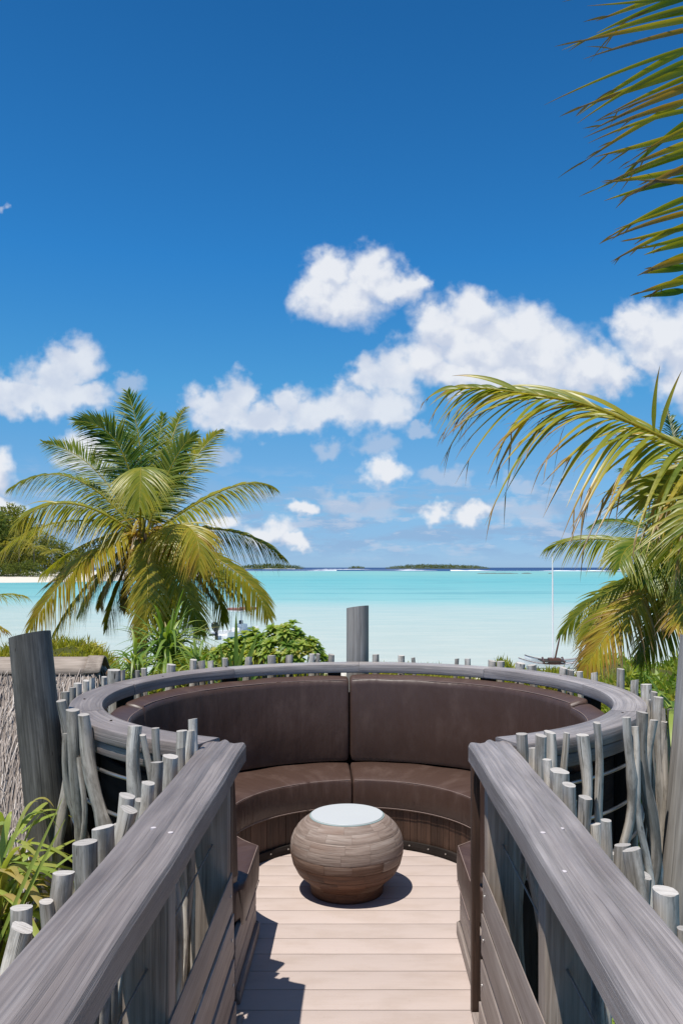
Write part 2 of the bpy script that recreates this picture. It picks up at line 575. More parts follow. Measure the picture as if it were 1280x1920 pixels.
M['stitch'] = simple('pale_stitching', (.25, .185, .16), 0.8, 0.1)
M['steel'] = simple('brushed_steel', (.45, .44, .43), 0.35, 0.5, 0.9)
M['cable'] = simple('steel_cable', (.30, .29, .28), 0.4, 0.5, 0.8)
M['screw'] = simple('screw_head', (.55, .54, .52), 0.4, 0.5, 0.9)
M['plug'] = simple('pale_screw_plug', (.55, .50, .50), 0.7, 0.2)
M['frosted'] = simple('frosted_glass', (.53, .55, .545), 0.4, 0.6, 0.0, 0.03, 3, 0.0)
M['glass_rim'] = simple('glass_edge', (.30, .40, .39), 0.2, 0.5)
M['white_gel'] = simple('white_gelcoat', (.80, .80, .78), 0.25, 0.5, 0, 0.03, 2, 0.0)
M['teal'] = simple('teal_antifouling', (.02, .22, .20), 0.5)
M['black_engine'] = simple('black_engine_cowl', (.012, .013, .016), 0.25, 0.5)
M['canopy_red'] = simple('faded_red_canvas', (.30, .13, .12), 0.8, 0.2)
M['alu'] = simple('aluminium_tube', (.6, .6, .6), 0.35, 0.5, 0.8)
M['brown_spar'] = simple('brown_spar_wood', (.10, .045, .03), 0.5)
M['net'] = simple('dark_net', (.05, .045, .04), 0.9, 0.1)
M['sand'] = simple('white_coral_sand', (.62, .57, .48), 0.95, 0.1, 0, 0.12, 0.6, 0.3)
M['soil'] = simple('dark_leaf_litter', (.075, .08, .025), 0.95, 0.1, 0, 0.5, 1.5, 0.5)
M['rock'] = simple('dark_reef_rock', (.10, .085, .07), 0.9, 0.2, 0, 0.4, 0.4, 0.6)
M['foam'] = simple('sea_foam', (.85, .87, .88), 0.8, 0.1, 0, 0.06, 0.2, 0.2)
M['trunk'] = wood('palm_bark', (.10, .075, .055), (.19, .15, .115), (.28, .235, .19), 0.85, 0.15, 0.1, 9, 8, 0.5)
M['stem'] = wood('grey_branch', (.12, .10, .075), (.22, .19, .15), (.33, .29, .23), 0.85, 0.15, 0.1, 5, 30, 0.5)
M['fibre'] = wood('palm_fibre', (.07, .04, .022), (.14, .085, .05), (.22, .15, .10), 0.9, 0.1, 0.2, 3, 80, 0.6)
M['coconut'] = simple('coconut_husk', (.14, .15, .03), 0.5, 0.4, 0, 0.3, 8)
M['hutwall'] = wood('hut_wall_wood', (.06, .035, .02), (.11, .065, .04), (.16, .10, .065), 0.8, 0.2, 0.1)
M['thatch_base'] = simple('thatch_under', (.24, .20, .17), 0.95, 0.1, 0, 0.4, 12, 0.5)


def leaf_mat(name, stops, rough=0.45, trans=0.35, spec=0.4, tcol=(1.25, 1.2, 0.5)):
    m_, t, out = material(name)
    a = t.node('ShaderNodeAttribute', attribute_name='tint')
    rnd = t.node('ShaderNodeObjectInfo').outputs['Random']
    oc = t.node('ShaderNodeTexCoord').outputs['Object']
    n_ = t.noise(oc, 3.0, 3, 0.6)
    f = t.m('ADD', a.outputs['Fac'], t.m('MULTIPLY', t.m('SUBTRACT', n_, 0.5), 0.16), clamp=True)
    c_ = t.ramp(f, stops)
    b = t.node('ShaderNodeBsdfPrincipled', {'Base Color': c_, 'Roughness': rough, 'Specular IOR Level': spec})
    tr = t.node('ShaderNodeBsdfTranslucent', {'Color': t.mix(1.0, c_, tcol, 'MULTIPLY')})
    mx = t.node('ShaderNodeMixShader', {0: trans, 1: b.outputs[0], 2: tr.outputs[0]})
    t.l.new(mx.outputs[0], out.inputs[0])
    return m_


PALM = [(0.0, (.028, .080, .010)), (0.25, (.085, .175, .018)), (0.5, (.31, .325, .032)), (0.7, (.52, .42, .045)), (0.82, (.46, .28, .045)), (1.0, (.30, .21, .14))]
M['palm'] = leaf_mat('palm_leaf', PALM, 0.36, 0.5, 0.5)
M['scrub'] = leaf_mat('beach_scrub_leaf', [(0, (.08, .14, .018)), (0.4, (.25, .29, .03)), (0.75, (.42, .42, .045)), (1, (.45, .38, .09))], 0.6, 0.42, 0.25)
M['strap'] = leaf_mat('pandanus_leaf', [(0, (.05, .12, .02)), (0.4, (.16, .27, .045)), (0.75, (.36, .44, .09)), (1, (.45, .34, .12))], 0.4, 0.42, 0.45)
M['broad'] = leaf_mat('beach_shrub_leaf', [(0, (.06, .14, .022)), (0.45, (.18, .30, .045)), (0.8, (.38, .45, .08)), (1, (.52, .47, .12))], 0.42, 0.42, 0.4)
M['far'] = leaf_mat('distant_tree_leaf', [(0, (.05, .085, .022)), (0.5, (.16, .19, .035)), (0.8, (.32, .29, .05)), (1, (.3, .24, .08))], 0.7, 0.35, 0.2)
M['thatch'] = leaf_mat('thatch_straw', [(0, (.15, .115, .09)), (0.4, (.33, .275, .235)), (0.75, (.50, .44, .385)), (1, (.62, .56, .50))], 0.8, 0.05, 0.2, (1, 1, 1))


def sea_mat():
    m_, t, out = material('lagoon_water')
    pos = t.node('ShaderNodeTexCoord').outputs['Object']
    x, y, z = t.sep(pos)
    n_ = t.noise(t.vm('MULTIPLY', pos, (0.004, 0.010, 0)), 1.0, 4, 0.6)
    lg = t.m('LOGARITHM', t.m('MAXIMUM', y, 5), 10.0)          # log10 of the distance from the house
    lg = t.m('MULTIPLY_ADD', t.m('SUBTRACT', n_, 0.5), 0.20, lg)
    f = t.lin(lg, 1.6, 3.6)
    st = lambda d: (math.log10(d) - 1.6) / 2.0
    col = t.ramp(f, [(st(45), (.42, .46, .415)), (st(80), (.37, .45, .42)), (st(125), (.315, .44, .43)), (st(155), (.20, .42, .425)), (st(230), (.145, .385, .405)),
                     (st(400), (.115, .37, .395)), (st(800), (.16, .39, .38)), (st(1380), (.17, .37, .38)), (st(1450), (.006, .055, .17)), (st(3900), (.004, .04, .14))])
    # darker coral heads on the lagoon floor
    cr = t.ss(t.noise(t.vm('MULTIPLY', pos, (0.012, 0.040, 0)), 1.0, 5, 0.65), 0.52, 0.62)
    band = t.m('MULTIPLY', t.ss(y, 110, 190), t.ss(y, 500, 900, 1.0, 0.0))
    col = t.mix(t.m('MULTIPLY', t.m('MULTIPLY', cr, band), 0.55), col, (.085, .27, .31))
    # sand ripples and light on them, close to the shore
    rp = t.noise(t.vm('MULTIPLY', pos, (0.10, 0.45, 0)), 1.0, 6, 0.7)
    near = t.ss(y, 60, 190, 1.0, 0.2)
    col = t.mix(t.m('MULTIPLY', t.m('MULTIPLY', t.ss(rp, 0.40, 0.62), near), 0.34), col, (.50, .53, .475))
    r2 = t.ss(t.noise(t.vm('MULTIPLY', pos, (0.30, 1.1, 0)), 1.0, 4, 0.65), 0.5, 0.68)
    col = t.mix(t.m('MULTIPLY', t.m('MULTIPLY', r2, t.ss(y, 50, 260, 1.0, 0.25)), 0.16), col, (.27, .42, .43))
    w1 = t.noise(t.vm('MULTIPLY', pos, (0.6, 1.6, 0)), 1.0, 5, 0.65)
    w2 = t.noise(t.vm('MULTIPLY', pos, (0.05, 0.14, 0)), 1.0, 3, 0.5)
    bn = t.node('ShaderNodeBump', {'Strength': 0.35, 'Distance': 0.25, 'Height': t.m('MULTIPLY_ADD', w2, 2.0, w1)})
    df = t.node('ShaderNodeBsdfDiffuse', {'Color': col, 'Normal': bn.outputs[0]})
    gl = t.node('ShaderNodeBsdfGlossy', {'Color': (1, 1, 1, 1), 'Roughness': 0.12, 'Normal': bn.outputs[0]})
    mx = t.node('ShaderNodeMixShader', {0: 0.10, 1: df.outputs[0], 2: gl.outputs[0]})
    t.l.new(mx.outputs[0], out.inputs[0])
    return m_


M['sea'] = sea_mat()
SEA = EYE - 6.0

# ------------------------------------------------------------------ setting: sea, shore, islands
mb = MB()
xs = [-30000, -4000, -600, -200, -80, 0, 80, 200, 600, 4000, 30000]
ys = [32, 60, 100, 200, 400, 800, 1600, 4000, 12000, 40000]
mb.grid([[(x, y, 0) for x in xs] for y in ys], ys, xs, smooth=False)
sea = mb.build('sea', M['sea'])
sea.location.z = SEA
tag(sea, kind='structure')


def hsh(a, b):
    return (math.sin(a * 12.9898 + b * 78.233) * 43758.5453) % 1.0


def vnoise(x, y):
    i, j = math.floor(x), math.floor(y)
    u, v = x - i, y - j
    u, v = u * u * (3 - 2 * u), v * v * (3 - 2 * v)
    return (hsh(i, j) * (1 - u) + hsh(i + 1, j) * u) * (1 - v) + (hsh(i, j + 1) * (1 - u) + hsh(i + 1, j + 1) * u) * v


def ground_z(x, y):
    z = -3.2 + 0.25 * (vnoise(x * 0.3, y * 0.3) - 0.5)
    s_ = min(1, max(0, (y - 33) / 16))
    return z - s_ * 1.35 - max(0, y - 49) * 0.06


mb = MB()
gx = [-160 + 4 * i for i in range(81)]
gy = [-30 + 3 * i for i in range(35)]
mb.grid([[(x, y, ground_z(x, y)) for x in gx] for y in gy], gy, gx)
tag(mb.build('ground', M['soil']), kind='structure')
mb = MB()
gy2 = [38 + 1.5 * i for i in range(14)]
mb.grid([[(x, y, ground_z(x, y) + 0.05) for x in gx] for y in gy2], gy2, gx)
tag(mb.build('beach', M['sand']), kind='structure')

# left headland with its own beach
mb = MB()
rows = []
hy = [306, 322, 342, 372, 400, 450, 560, 760]
hz = [-1.2, -0.25, 0.5, 1.5, 2.5, 3, 3, 2.5]
hx = [-900, -600, -400, -300, -240, -200, -175, -160, -148, -138, -128, -118, -108, -98]
for y, z in zip(hy, hz):
    row = []
    for x in hx:
        e = min(1, max(0, (-100 - x) / 45))
        sh = 6 * (vnoise(x * 0.03, 2) - 0.5)
        row.append((x, y + sh, SEA - 1.3 + (z + 1.3) * e ** 0.5))
    rows.append(row)
mb.grid(rows, hy, hx)
tag(mb.build('headland_beach', M['sand']), kind='structure')


def leaf_cloud(st, centre, rad, n, L, Wd, tint, tvar=0.15, up=0.2, droop=0.1, segs=2, prof=LEAFY, shell=0.55):
    """n blades spread through an ellipsoid, pointing outwards and up"""
    c0 = np.asarray(centre, float); r_ = np.asarray(rad, float)
    d = norm(RNG.normal(size=(n, 3)))
    rr = (shell + (1 - shell) * RNG.random(n)) * RNG.uniform(0.75, 1.06, n)
    base_ = c0 + d * r_ * rr[:, None]
    dirs = norm(d + RNG.normal(size=(n, 3)) * 0.6 + np.array([0, 0, up]))
    side = norm(RNG.normal(size=(n, 3)))
    st.add(base_, dirs, side, L * RNG.uniform(0.6, 1.3, n), Wd * RNG.uniform(0.7, 1.3, n), droop, tint + RNG.normal(size=n) * tvar, prof, segs)


def tree_far(px, ytop, ybase, Y, w, tint, label, kind='bush', trunk=True, group=None):
    top = P(px, ytop, Y); bot = P(px, ybase, Y)
    h = top.z - bot.z
    t = empty('coastal_tree' if kind != 'bush' else 'coastal_bush', bot, label, 'tree' if kind != 'bush' else 'bush', group)
    st = Strips()
    nb = 30 if kind != 'bush' else 16
    rng = random.Random(int(px * 7 + Y))
    for i in range(nb):
        f = (i + rng.random()) / nb
        if kind == 'tall':
            zz = bot.z + h * (0.08 + 0.86 * f)
            ww = w * (1.05 - 0.65 * f)
        else:
            zz = bot.z + h * (0.15 + 0.7 * f)
            ww = w * (1.0 - 0.45 * f)
        c0 = (bot.x + rng.uniform(-1, 1) * ww * 0.6, bot.y + rng.uniform(-1, 1) * ww * 0.5, zz)
        s_ = h * rng.uniform(0.13, 0.2) if kind == 'tall' else h * rng.uniform(0.18, 0.28)
        leaf_cloud(st, c0, (s_ * 1.2, s_ * 1.2, s_ * 0.85), 110, s_ * 0.42, s_ * 0.16, tint + rng.uniform(-.15, .15), 0.12, 0.35)
    st.build('crown', M['far'], t, tuple(bot))
    mbt = MB()
    mbt.tube([bot + Vector((0, 0, -1)), bot + Vector((0.2, 0, h * 0.4)), bot + Vector((0, 0, h * 0.85))], [h * 0.022, h * 0.017, h * 0.006], 6)
    mbt.build('trunk', M['stem'], t)
    return t


def far_palm(px, ycrown, ybase, Y, tint, label):
    bot = P(px, ybase, Y); top = P(px + 2, ycrown, Y)
    t = empty('coastal_palm', bot, label, 'palm tree', 'palms on the far headland')
    mbt = MB()
    mbt.tube([bot + Vector((0, 0, -1)), bot.lerp(top, .5) + Vector((.4, 0, 0)), top], [.35, .25, .2], 6)
    mbt.build('trunk', M['trunk'], t)
    st = Strips()
    rng = random.Random(int(px * 3))
    for k in range(16):
        a = 2 * PI * k / 16 + rng.random() * .3
        e = rng.uniform(-.2, .9)
        L = 5.2
        d0 = Vector((math.cos(a) * math.cos(e), math.sin(a) * math.cos(e), math.sin(e)))
        pts = [top + d0 * (L * q) + Vector((0, 0, -L * .45 * q * q)) for q in np.linspace(.1, 1, 9)]
        b_ = np.array([list(p) for p in pts])
        tg = np.array(list(d0))
        sd = norm(np.cross(tg, [0, 0, 1])[None])[0]
        for sg in (-1, 1):
            dd = np.tile(sd * sg + tg * .6, (9, 1))
            st.add(b_, dd, np.tile(tg, (9, 1)), 1.6, .45, .5, tint + rng.uniform(-.1, .12), LEAFY, 2)
    st.build('crown', M['far'], t, tuple(bot))


for (px, yt, yb, Y, w, ti, lab) in [
        (-6, 962, 1074, 392, 11, .45, 'tall dark tree at the far left edge above the headland beach'),
        (22, 948, 1074, 420, 10, .6, 'tallest feathery tree on the headland beach ridge'),
        (52, 978, 1074, 405, 9, .65, 'olive crowned tree right of the tallest headland tree'),
        (84, 1000, 1076, 430, 9, .55, 'lower tree on the headland behind the palm fronds'),
        (118, 1014, 1076, 440, 9, .5, 'headland tree showing between the fronds of the left palm'),
        (150, 1030, 1076, 450, 8, .45, 'last and lowest tree at the right end of the headland'),
        (-50, 955, 1074, 420, 12, .35, 'tall headland tree just outside the left edge')]:
    tree_far(px, yt, yb, Y, w, ti, lab, 'tall')
for (px, yc, yb, ti, lab) in [(8, 1022, 1078, .75, 'small palm standing behind the dark bushes of the headland'),
                              (34, 1014, 1078, .7, 'small palm in front of the tallest headland tree'),
                              (62, 1026, 1078, .8, 'yellowish small palm right of the dark headland bushes'),
                              (96, 1034, 1080, .75, 'small palm leaning at the end of the headland beach')]:
    far_palm(px, yc, yb, 388, ti, lab)
for (px, yt, w, lab) in [(-8, 1048, 8, 'dark rounded bush at the far left edge of the headland beach'),
                         (16, 1056, 8, 'low dark green bush second from the left on the headland beach'),
                         (38, 1054, 8, 'dark green bush in the middle of the headland beach'),
                         (58, 1050, 7, 'dark green bush nearest the open white sand of the headland')]:
    tree_far(px, yt, 1082, 382, w, .32, lab, 'bush')


def far_island(x0, x1, ytop, Y, name, label):
    a, b = P(x0, 1064, Y), P(x1, 1064, Y)
    mbi = MB()
    n = 26
    rows = []
    for k, (fy, z) in enumerate([(-60, -2), (-20, 0.3), (10, 3.0), (60, 4), (200, 3), (300, -2)]):
        row = []
        for i in range(n + 1):
            f = i / n
            e = math.sin(PI * f) ** 0.35
            row.append((a.x + (b.x - a.x) * f, Y + fy * (1 if fy < 0 else e), SEA + (z if z < 0 else z * e)))
        rows.append(row)
    mbi.grid(rows, [0, 1, 2, 3, 4, 5], list(range(n + 1)))
    isl = mbi.build(name, M['soil'])
    tag(isl, kind='structure')
    st = Strips()
    hmax = (1064 - ytop) * Y / F + EYE - SEA
    Nn = int((b.x - a.x) / 9)
    for i in range(Nn):
        f = (i + RNG.random()) / Nn
        e = min(1, math.sin(PI * min(max(f, 0.01), .99)) ** 0.4) * (0.88 + 0.12 * vnoise(f * 14, x0))
        h = hmax * e * RNG.uniform(.85, 1.0)
        for j in range(4):
            leaf_cloud(st, (a.x + (b.x - a.x) * (0.015 + 0.97 * f), Y + 15 + 18 * j + RNG.uniform(-5, 5), SEA + h * (0.28 + 0.16 * j) * .92), (11, 9, h * .28), 24, h * .26, h * .14,
                       RNG.uniform(.1, .6), .15, .5)
    w_ = st.build('wood', M['far'], isl)
    w_['kind'] = 'stuff'
    return isl


far_island(436, 570, 1055, 3600, 'far_island', 'left')
far_island(720, 922, 1056.5, 4200, 'far_island', 'right')
far_island(652, 684, 1060, 5200, 'far_island', 'tiny')

# surf on the reef
mb = MB()
for (x0, x1, Y, h, w) in [(-700, -390, 1560, 1.6, 10), (-380, -40, 1500, 1.3, 9), (10, 150, 1620, .8, 8), (160, 700, 1480, 1.5, 10), (320, 900, 1420, 1.2, 9), (-200, 200, 2500, 1.4, 14), (-620, -250, 3300, 1.6, 14)]:
    n = int((x1 - x0) / 6)
    rows = [[], [], []]
    for i in range(n + 1):
        x = x0 + (x1 - x0) * i / n
        hh = h * max(0.02, vnoise(x * .02, Y) * 1.6 - .45) * (0.5 + vnoise(x * .2, Y))
        yy = Y + 18 * (vnoise(x * .012, 5) - .5)
        rows[0].append((x, yy - w, SEA + .02)); rows[1].append((x, yy, SEA + .05 + hh)); rows[2].append((x, yy + w * .6, SEA + .02))
    mb.grid(rows, [0, 1, 2], list(range(n + 1)))
o = tag(mb.build('breaking_surf', M['foam']), kind='stuff')


def reef(x0, x1, py, label):
    Y = 6 * F / (py - PY0)
    a, b = P(x0, py, Y), P(x1, py, Y)
    m_ = MB()
    n = max(5, int((b.x - a.x) / 1.6))
    rows = [[], [], [], []]
    for i in range(n + 1):
        f = i / n
        x = a.x + (b.x - a.x) * f
        e = math.sin(PI * f) ** .3 * (0.55 + .7 * vnoise(x * .4, py))
        rows[0].append((x, Y - 2.2, SEA - .3)); rows[1].append((x, Y - 1.1, SEA + .62 * e)); rows[2].append((x, Y + 1, SEA + .75 * e)); rows[3].append((x, Y + 3, SEA - .3))
    m_.grid(rows, [0, 1, 2, 3], list(range(n + 1)), smooth=False)
    o = m_.build('reef_rock', M['rock'])
    tag(o, label, 'rocks')


reef(893, 972, 1075.5, 'long low line of dark reef rocks in the lagoon')
reef(976, 997, 1075.5, 'short dark reef rock right of the long rock line')
reef(1027, 1034, 1075.5, 'tiny dark reef rock beside the white mast')
reef(1092, 1190, 1072.5, 'dark reef rocks in front of the white surf behind the right palm fronds')


# ------------------------------------------------------------------ viewing deck: floor
CX, CY = -0.005, 4.15
PITCH = 0.1465
floor = empty('deck_floor', (0, CY, 0), kind='structure')
k = -7
while True:
    y1 = 4.346 - k * PITCH
    y0 = y1 - PITCH
    k += 1
    if y1 < 0.2:
        break
    ym = (y0 + y1) / 2
    hw = 0.5
    if abs(ym - CY) < 1.24:
        hw = max(hw if ym < CY else 0.05, math.sqrt(1.24 ** 2 - (ym - CY) ** 2))
    elif ym > CY:
        continue
    mb = MB()
    mb.box(CX - hw, CX + hw, y0 + .0022, y1 - .0022, -.028, 0, .0025)
    mb.build('floor_board', M['deck'], floor)
mb = MB()
mb.box(-.42, .42, .1, 5.2, -.2, -.03, 0)
mb.build('joist_frame', M['dark_wood'], floor)
# posts that carry the deck
for i, (x, y) in enumerate([(-.8, 3.4), (.8, 3.4), (-.8, 4.9), (.8, 4.9), (-.45, 1.2), (.45, 1.2)]):
    mb = MB()
    mb.tube([(x, y, -3.5), (x, y, -.04)], .08, 10)
    mb.build('support_post', M['pole'], floor)


def ringpt(th, r_, z=0.0):
    """th: angle from straight ahead, positive to the right"""
    return Vector((CX + r_ * math.sin(th), CY + r_ * math.cos(th), z))


def sweep(mb, prof, ths, mat=0, ends=True, ucoef=1.2, smooth=True):
    """prof(th) -> closed list of (r,z), swept round the centre of the deck"""
    rows = [[ringpt(t, r_, z) for (r_, z) in prof(t)] for t in ths]
    p0 = prof(ths[len(ths) // 2])
    vs = [0.0]
    for i in range(len(p0)):
        a, b = p0[i], p0[(i + 1) % len(p0)]
        vs.append(vs[-1] + math.hypot(a[0] - b[0], a[1] - b[1]))
    b0 = mb.grid(rows, [t * ucoef for t in ths], vs, True, mat, smooth)
    if ends:
        n = len(rows[0])
        for i, fl in ((0, False), (len(rows) - 1, True)):
            idx = []
            for q in rows[i]:
                mb.v.append(tuple(q)); idx.append(len(mb.v) - 1)
            uv = [(r_, z) for (r_, z) in prof(ths[i])]
            mb.face(idx[::-1] if fl else idx, uv[::-1] if fl else uv, mat, False)


def rrect(r0, r1, z0, z1, c_, seg=3):
    """rounded rectangle in (r,z)"""
    out_ = []
    for (cx, cz, a0) in ((r1 - c_, z1 - c_, 0), (r0 + c_, z1 - c_, 90), (r0 + c_, z0 + c_, 180), (r1 - c_, z0 + c_, 270)):
        for i in range(seg + 1):
            a = R(a0 + 90 * i / seg)
            out_.append((cx + c_ * math.cos(a), cz + c_ * math.sin(a)))
    return out_[::-1]


def arange(a, b, n):
    return [a + (b - a) * i / n for i in range(n + 1)]


RAIL_Z = 0.983
# ------------------------------------------------------------------ round railing
ring = empty('round_railing', (CX, CY, 0), 'weathered grey round railing of driftwood stakes enclosing the brown bench', 'railing')
TH_END = PI - math.asin(0.53 / 1.28)
joints = [-TH_END, R(-115), R(-77), R(-38.5), R(0.2), R(39), R(77.5), R(116), TH_END]
rs = random.Random(3)
for i in range(8):
    a, b = joints[i] + .0008, joints[i + 1] - .0008
    dz_ = rs.uniform(-.002, .002)
    dr_ = rs.uniform(-.003, .003)
    ths = arange(a, b, 18)

    def prof(t, dz_=dz_, dr_=dr_, i=i):
        r0 = 1.209 + dr_
        if abs(t) > PI - .6:
            r0 = max(r0, 0.0)
        pr = rrect(r0, 1.354 + dr_, .925, RAIL_Z + dz_, .007, 2)
        return pr
    mb = MB()
    sweep(mb, prof, ths, ucoef=1.28)
    mb.sharp = 40
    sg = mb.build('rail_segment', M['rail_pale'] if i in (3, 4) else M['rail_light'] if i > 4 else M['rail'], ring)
for sgn in (-1, 1):
    mb = MB()
    ths = arange(sgn * R(96), sgn * (TH_END - .02), 16)
    if sgn < 0:
        ths = ths[::-1]
    sweep(mb, lambda t: rrect(1.232, 1.344, .872, .9225, .006, 2), ths, ucoef=1.28)
    mb.build('lower_rail', M['rail'], ring)
    # near ends: a corner plank that carries the ring over to the straight handrail
for zz in (.81, .66, .50):
    for sgn in (-1, 1):
        mb = MB()
        ths = arange(sgn * R(60), sgn * (TH_END + .01), 26)
        mb.tube([ringpt(t, 1.335, zz) for t in ths], .0075, 8)
        mb.build('metal_rod', M['steel'], ring)
for d in (-152, -115, -77, -38.5, -7, 39, 77.5, 116, 152):
    th = R(d)
    mb = MB()
    c0 = ringpt(th, 1.265, 0)
    from mathutils import Matrix
    mm = Matrix.Translation(c0) @ Matrix.Rotation(-th, 4, 'Z')
    mb.box(-.04, .04, -.03, .03, -.15, .9245, .004, axis=2, M=mm)
    mb.build('post', M['dark_wood'], ring)


def stake_mesh(bot, top, r_, rng, wob=0.012, knots=1, flare=0.0, bendv=None, n=10):
    pts, rad = [], []
    K = 22
    ph = [rng.uniform(0, 6.28) for _ in range(4)]
    kn = [(rng.uniform(.15, .85), rng.uniform(.1, .4)) for _ in range(knots)]
    for i in range(K + 1):
        f = i / K
        p = bot.lerp(top, f)
        fade = math.sin(PI * f)
        p = p + Vector((wob * (math.sin(4.5 * f + ph[0]) + .5 * math.sin(11 * f + ph[1])) * fade, wob * math.sin(5 * f + ph[2]) * fade, 0))
        if bendv is not None:
            p = p + bendv * (4 * f * (1 - f))
        q = r_ * (1.08 - .12 * f + .05 * math.sin(7 * f + ph[3]))
        for (kf, ka) in kn:
            q += r_ * ka * math.exp(-((f - kf) / .035) ** 2)
        if flare:
            q *= 1 + flare * max(0, (f - .8) / .2) ** 1.5
        pts.append(p); rad.append(q)
    mb = MB()
    mb.tube(pts, rad, n, cap=True, cap_mat=1, tilt=rng.uniform(-.28, .28), squash=rng.uniform(.82, 1.1))
    # uneven dents, ridges and twist round the stake
    sd_ = rng.uniform(0, 50)
    for i in range((K + 1) * n):
        a, j = divmod(i, n)
        c_ = pts[a]
        q = 2 * PI * j / n + a * .06
        k_ = 1 + .32 * (vnoise(a * .42 + sd_, 2.2 * math.cos(q) + 7) - .5) + .26 * (vnoise(a * .5 + sd_, 2.2 * math.sin(q) + 19) - .5)
        mb.v[i] = tuple(c_ + (Vector(mb.v[i]) - c_) * k_)
    for j in range(n):                      # the cut ends follow
        mb.v[(K + 1) * n + j] = mb.v[j]
        mb.v[(K + 2) * n + j] = mb.v[K * n + j]
    return mb


def solve_ring(px, r_, far):
    k_ = (px - PX0) / F
    A = 1 + k_ * k_; B = -2 * (CY + k_ * CX); Cc = CX * CX + CY * CY - r_ * r_
    disc = B * B - 4 * A * Cc
    if disc < 0:
        Y = -B / (2 * A)
    else:
        Y = (-B + (1 if far else -1) * math.sqrt(disc)) / (2 * A)
    return Y


# tops of the stakes round the ring: px, py, width in px, lean of the foot in px, far side?
RING_STAKES = [
    (214, 1256, 22, 0, 1), (230, 1257, 10, 0, 1), (196, 1269, 11, 0, 1), (173, 1272, 13, 2, 1), (162, 1276, 11, 4, 1), (147, 1281, 17, 4, 1), (137, 1289, 12, 3, 1),
    (124, 1297, 16, 8, 1), (258, 1257, 9, 0, 1), (270, 1253, 12, 0, 1), (321, 1246, 17, -40, 1), (363, 1237, 14, -14, 1), (378, 1239, 13, -8, 1), (395, 1239, 12, 0, 1),
    (422, 1234, 11, 0, 1), (467, 1232, 13, -26, 1), (509, 1229, 13, -20, 1), (542, 1228, 13, -4, 1), (585, 1226, 11, -8, 1), (596, 1226, 7, 0, 1), (621, 1227, 11, -22, 1),
    (704, 1227, 12, 6, 1), (752, 1229, 12, 4, 1), (774, 1233, 8, 18, 1), (856, 1235, 8, -16, 1), (876, 1235, 12, 0, 1), (922, 1239, 13, -4, 1), (938, 1240, 14, 0, 1), (975, 1243, 18, 0, 1),
    (996, 1247, 14, 40, 1), (1056, 1252, 15, -40, 1), (1069, 1256, 12, -10, 1), (1086, 1259, 10, 14, 1), (1114, 1261, 12, 8, 1), (1162, 1254, 14, 0, 1), (1189, 1275, 13, 0, 1),
    (1211, 1283, 20, 0, 1), (1225, 1297, 12, -6, 1), (1233, 1307, 17, 8, 1), (1221, 1312, 13, 70, 1), (1240, 1330, 12, 10, 1),
    (114, 1314, 17, 24, 0), (136, 1331, 22, 30, 0), (157, 1340, 22, 70, 0), (254, 1361, 24, -50, 0), (292, 1365, 15, 20, 0),
    (1203, 1335, 21, 10, 0), (1174, 1345, 16, -10, 0), (1118, 1355, 14, 110, 0), (1091, 1378, 20, -16, 0), (1031, 1373, 20, 44, 0),
    (105, 1345, 14, 14, 0), (1243, 1352, 13, 6, 0), (148, 1420, 10, 20, 0),
    (125, 1375, 15, 30, 0), (268, 1378, 11, 26, 0), (1190, 1362, 13, 16, 0), (1225, 1350, 15, -8, 0), (1062, 1374, 12, 22, 0),
]
for (px, py, w, lean, far_) in RING_STAKES:
    rr = 1.402 + rs.uniform(-.012, .012)
    Y = solve_ring(px, rr, far_)
    top = P(px, py, Y)
    r_ = w * Y / F / 2 * 1.06
    th = math.atan2(top.x - CX, top.y - CY)
    bot = Vector((top.x + lean * Y / F, top.y, -0.35 + rs.uniform(-.1, .1)))
    # the feet follow the ring
    if far_ and abs(th) < 1.2:
        bot.x = CX + (bot.x - CX) * 0.99
    mb = stake_mesh(bot, top, r_, rs, wob=.012 if far_ else .042, knots=1 if far_ else 3, n=9 if far_ else 14)
    mb.build('stake', [M['stake'], M['stake_end']], ring)

# screws on the ring
for d, r_ in ((-128, 1.26), (-100, 1.30), (-62, 1.25), (62, 1.3), (118, 1.27), (-38, 1.33)):
    p = ringpt(R(d), r_, RAIL_Z + .0025)
    mb = MB()
    mb.tube([p - Vector((0, 0, .004)), p], .0055, 8)
    mb.build('screw', M['dark_wood'], ring)


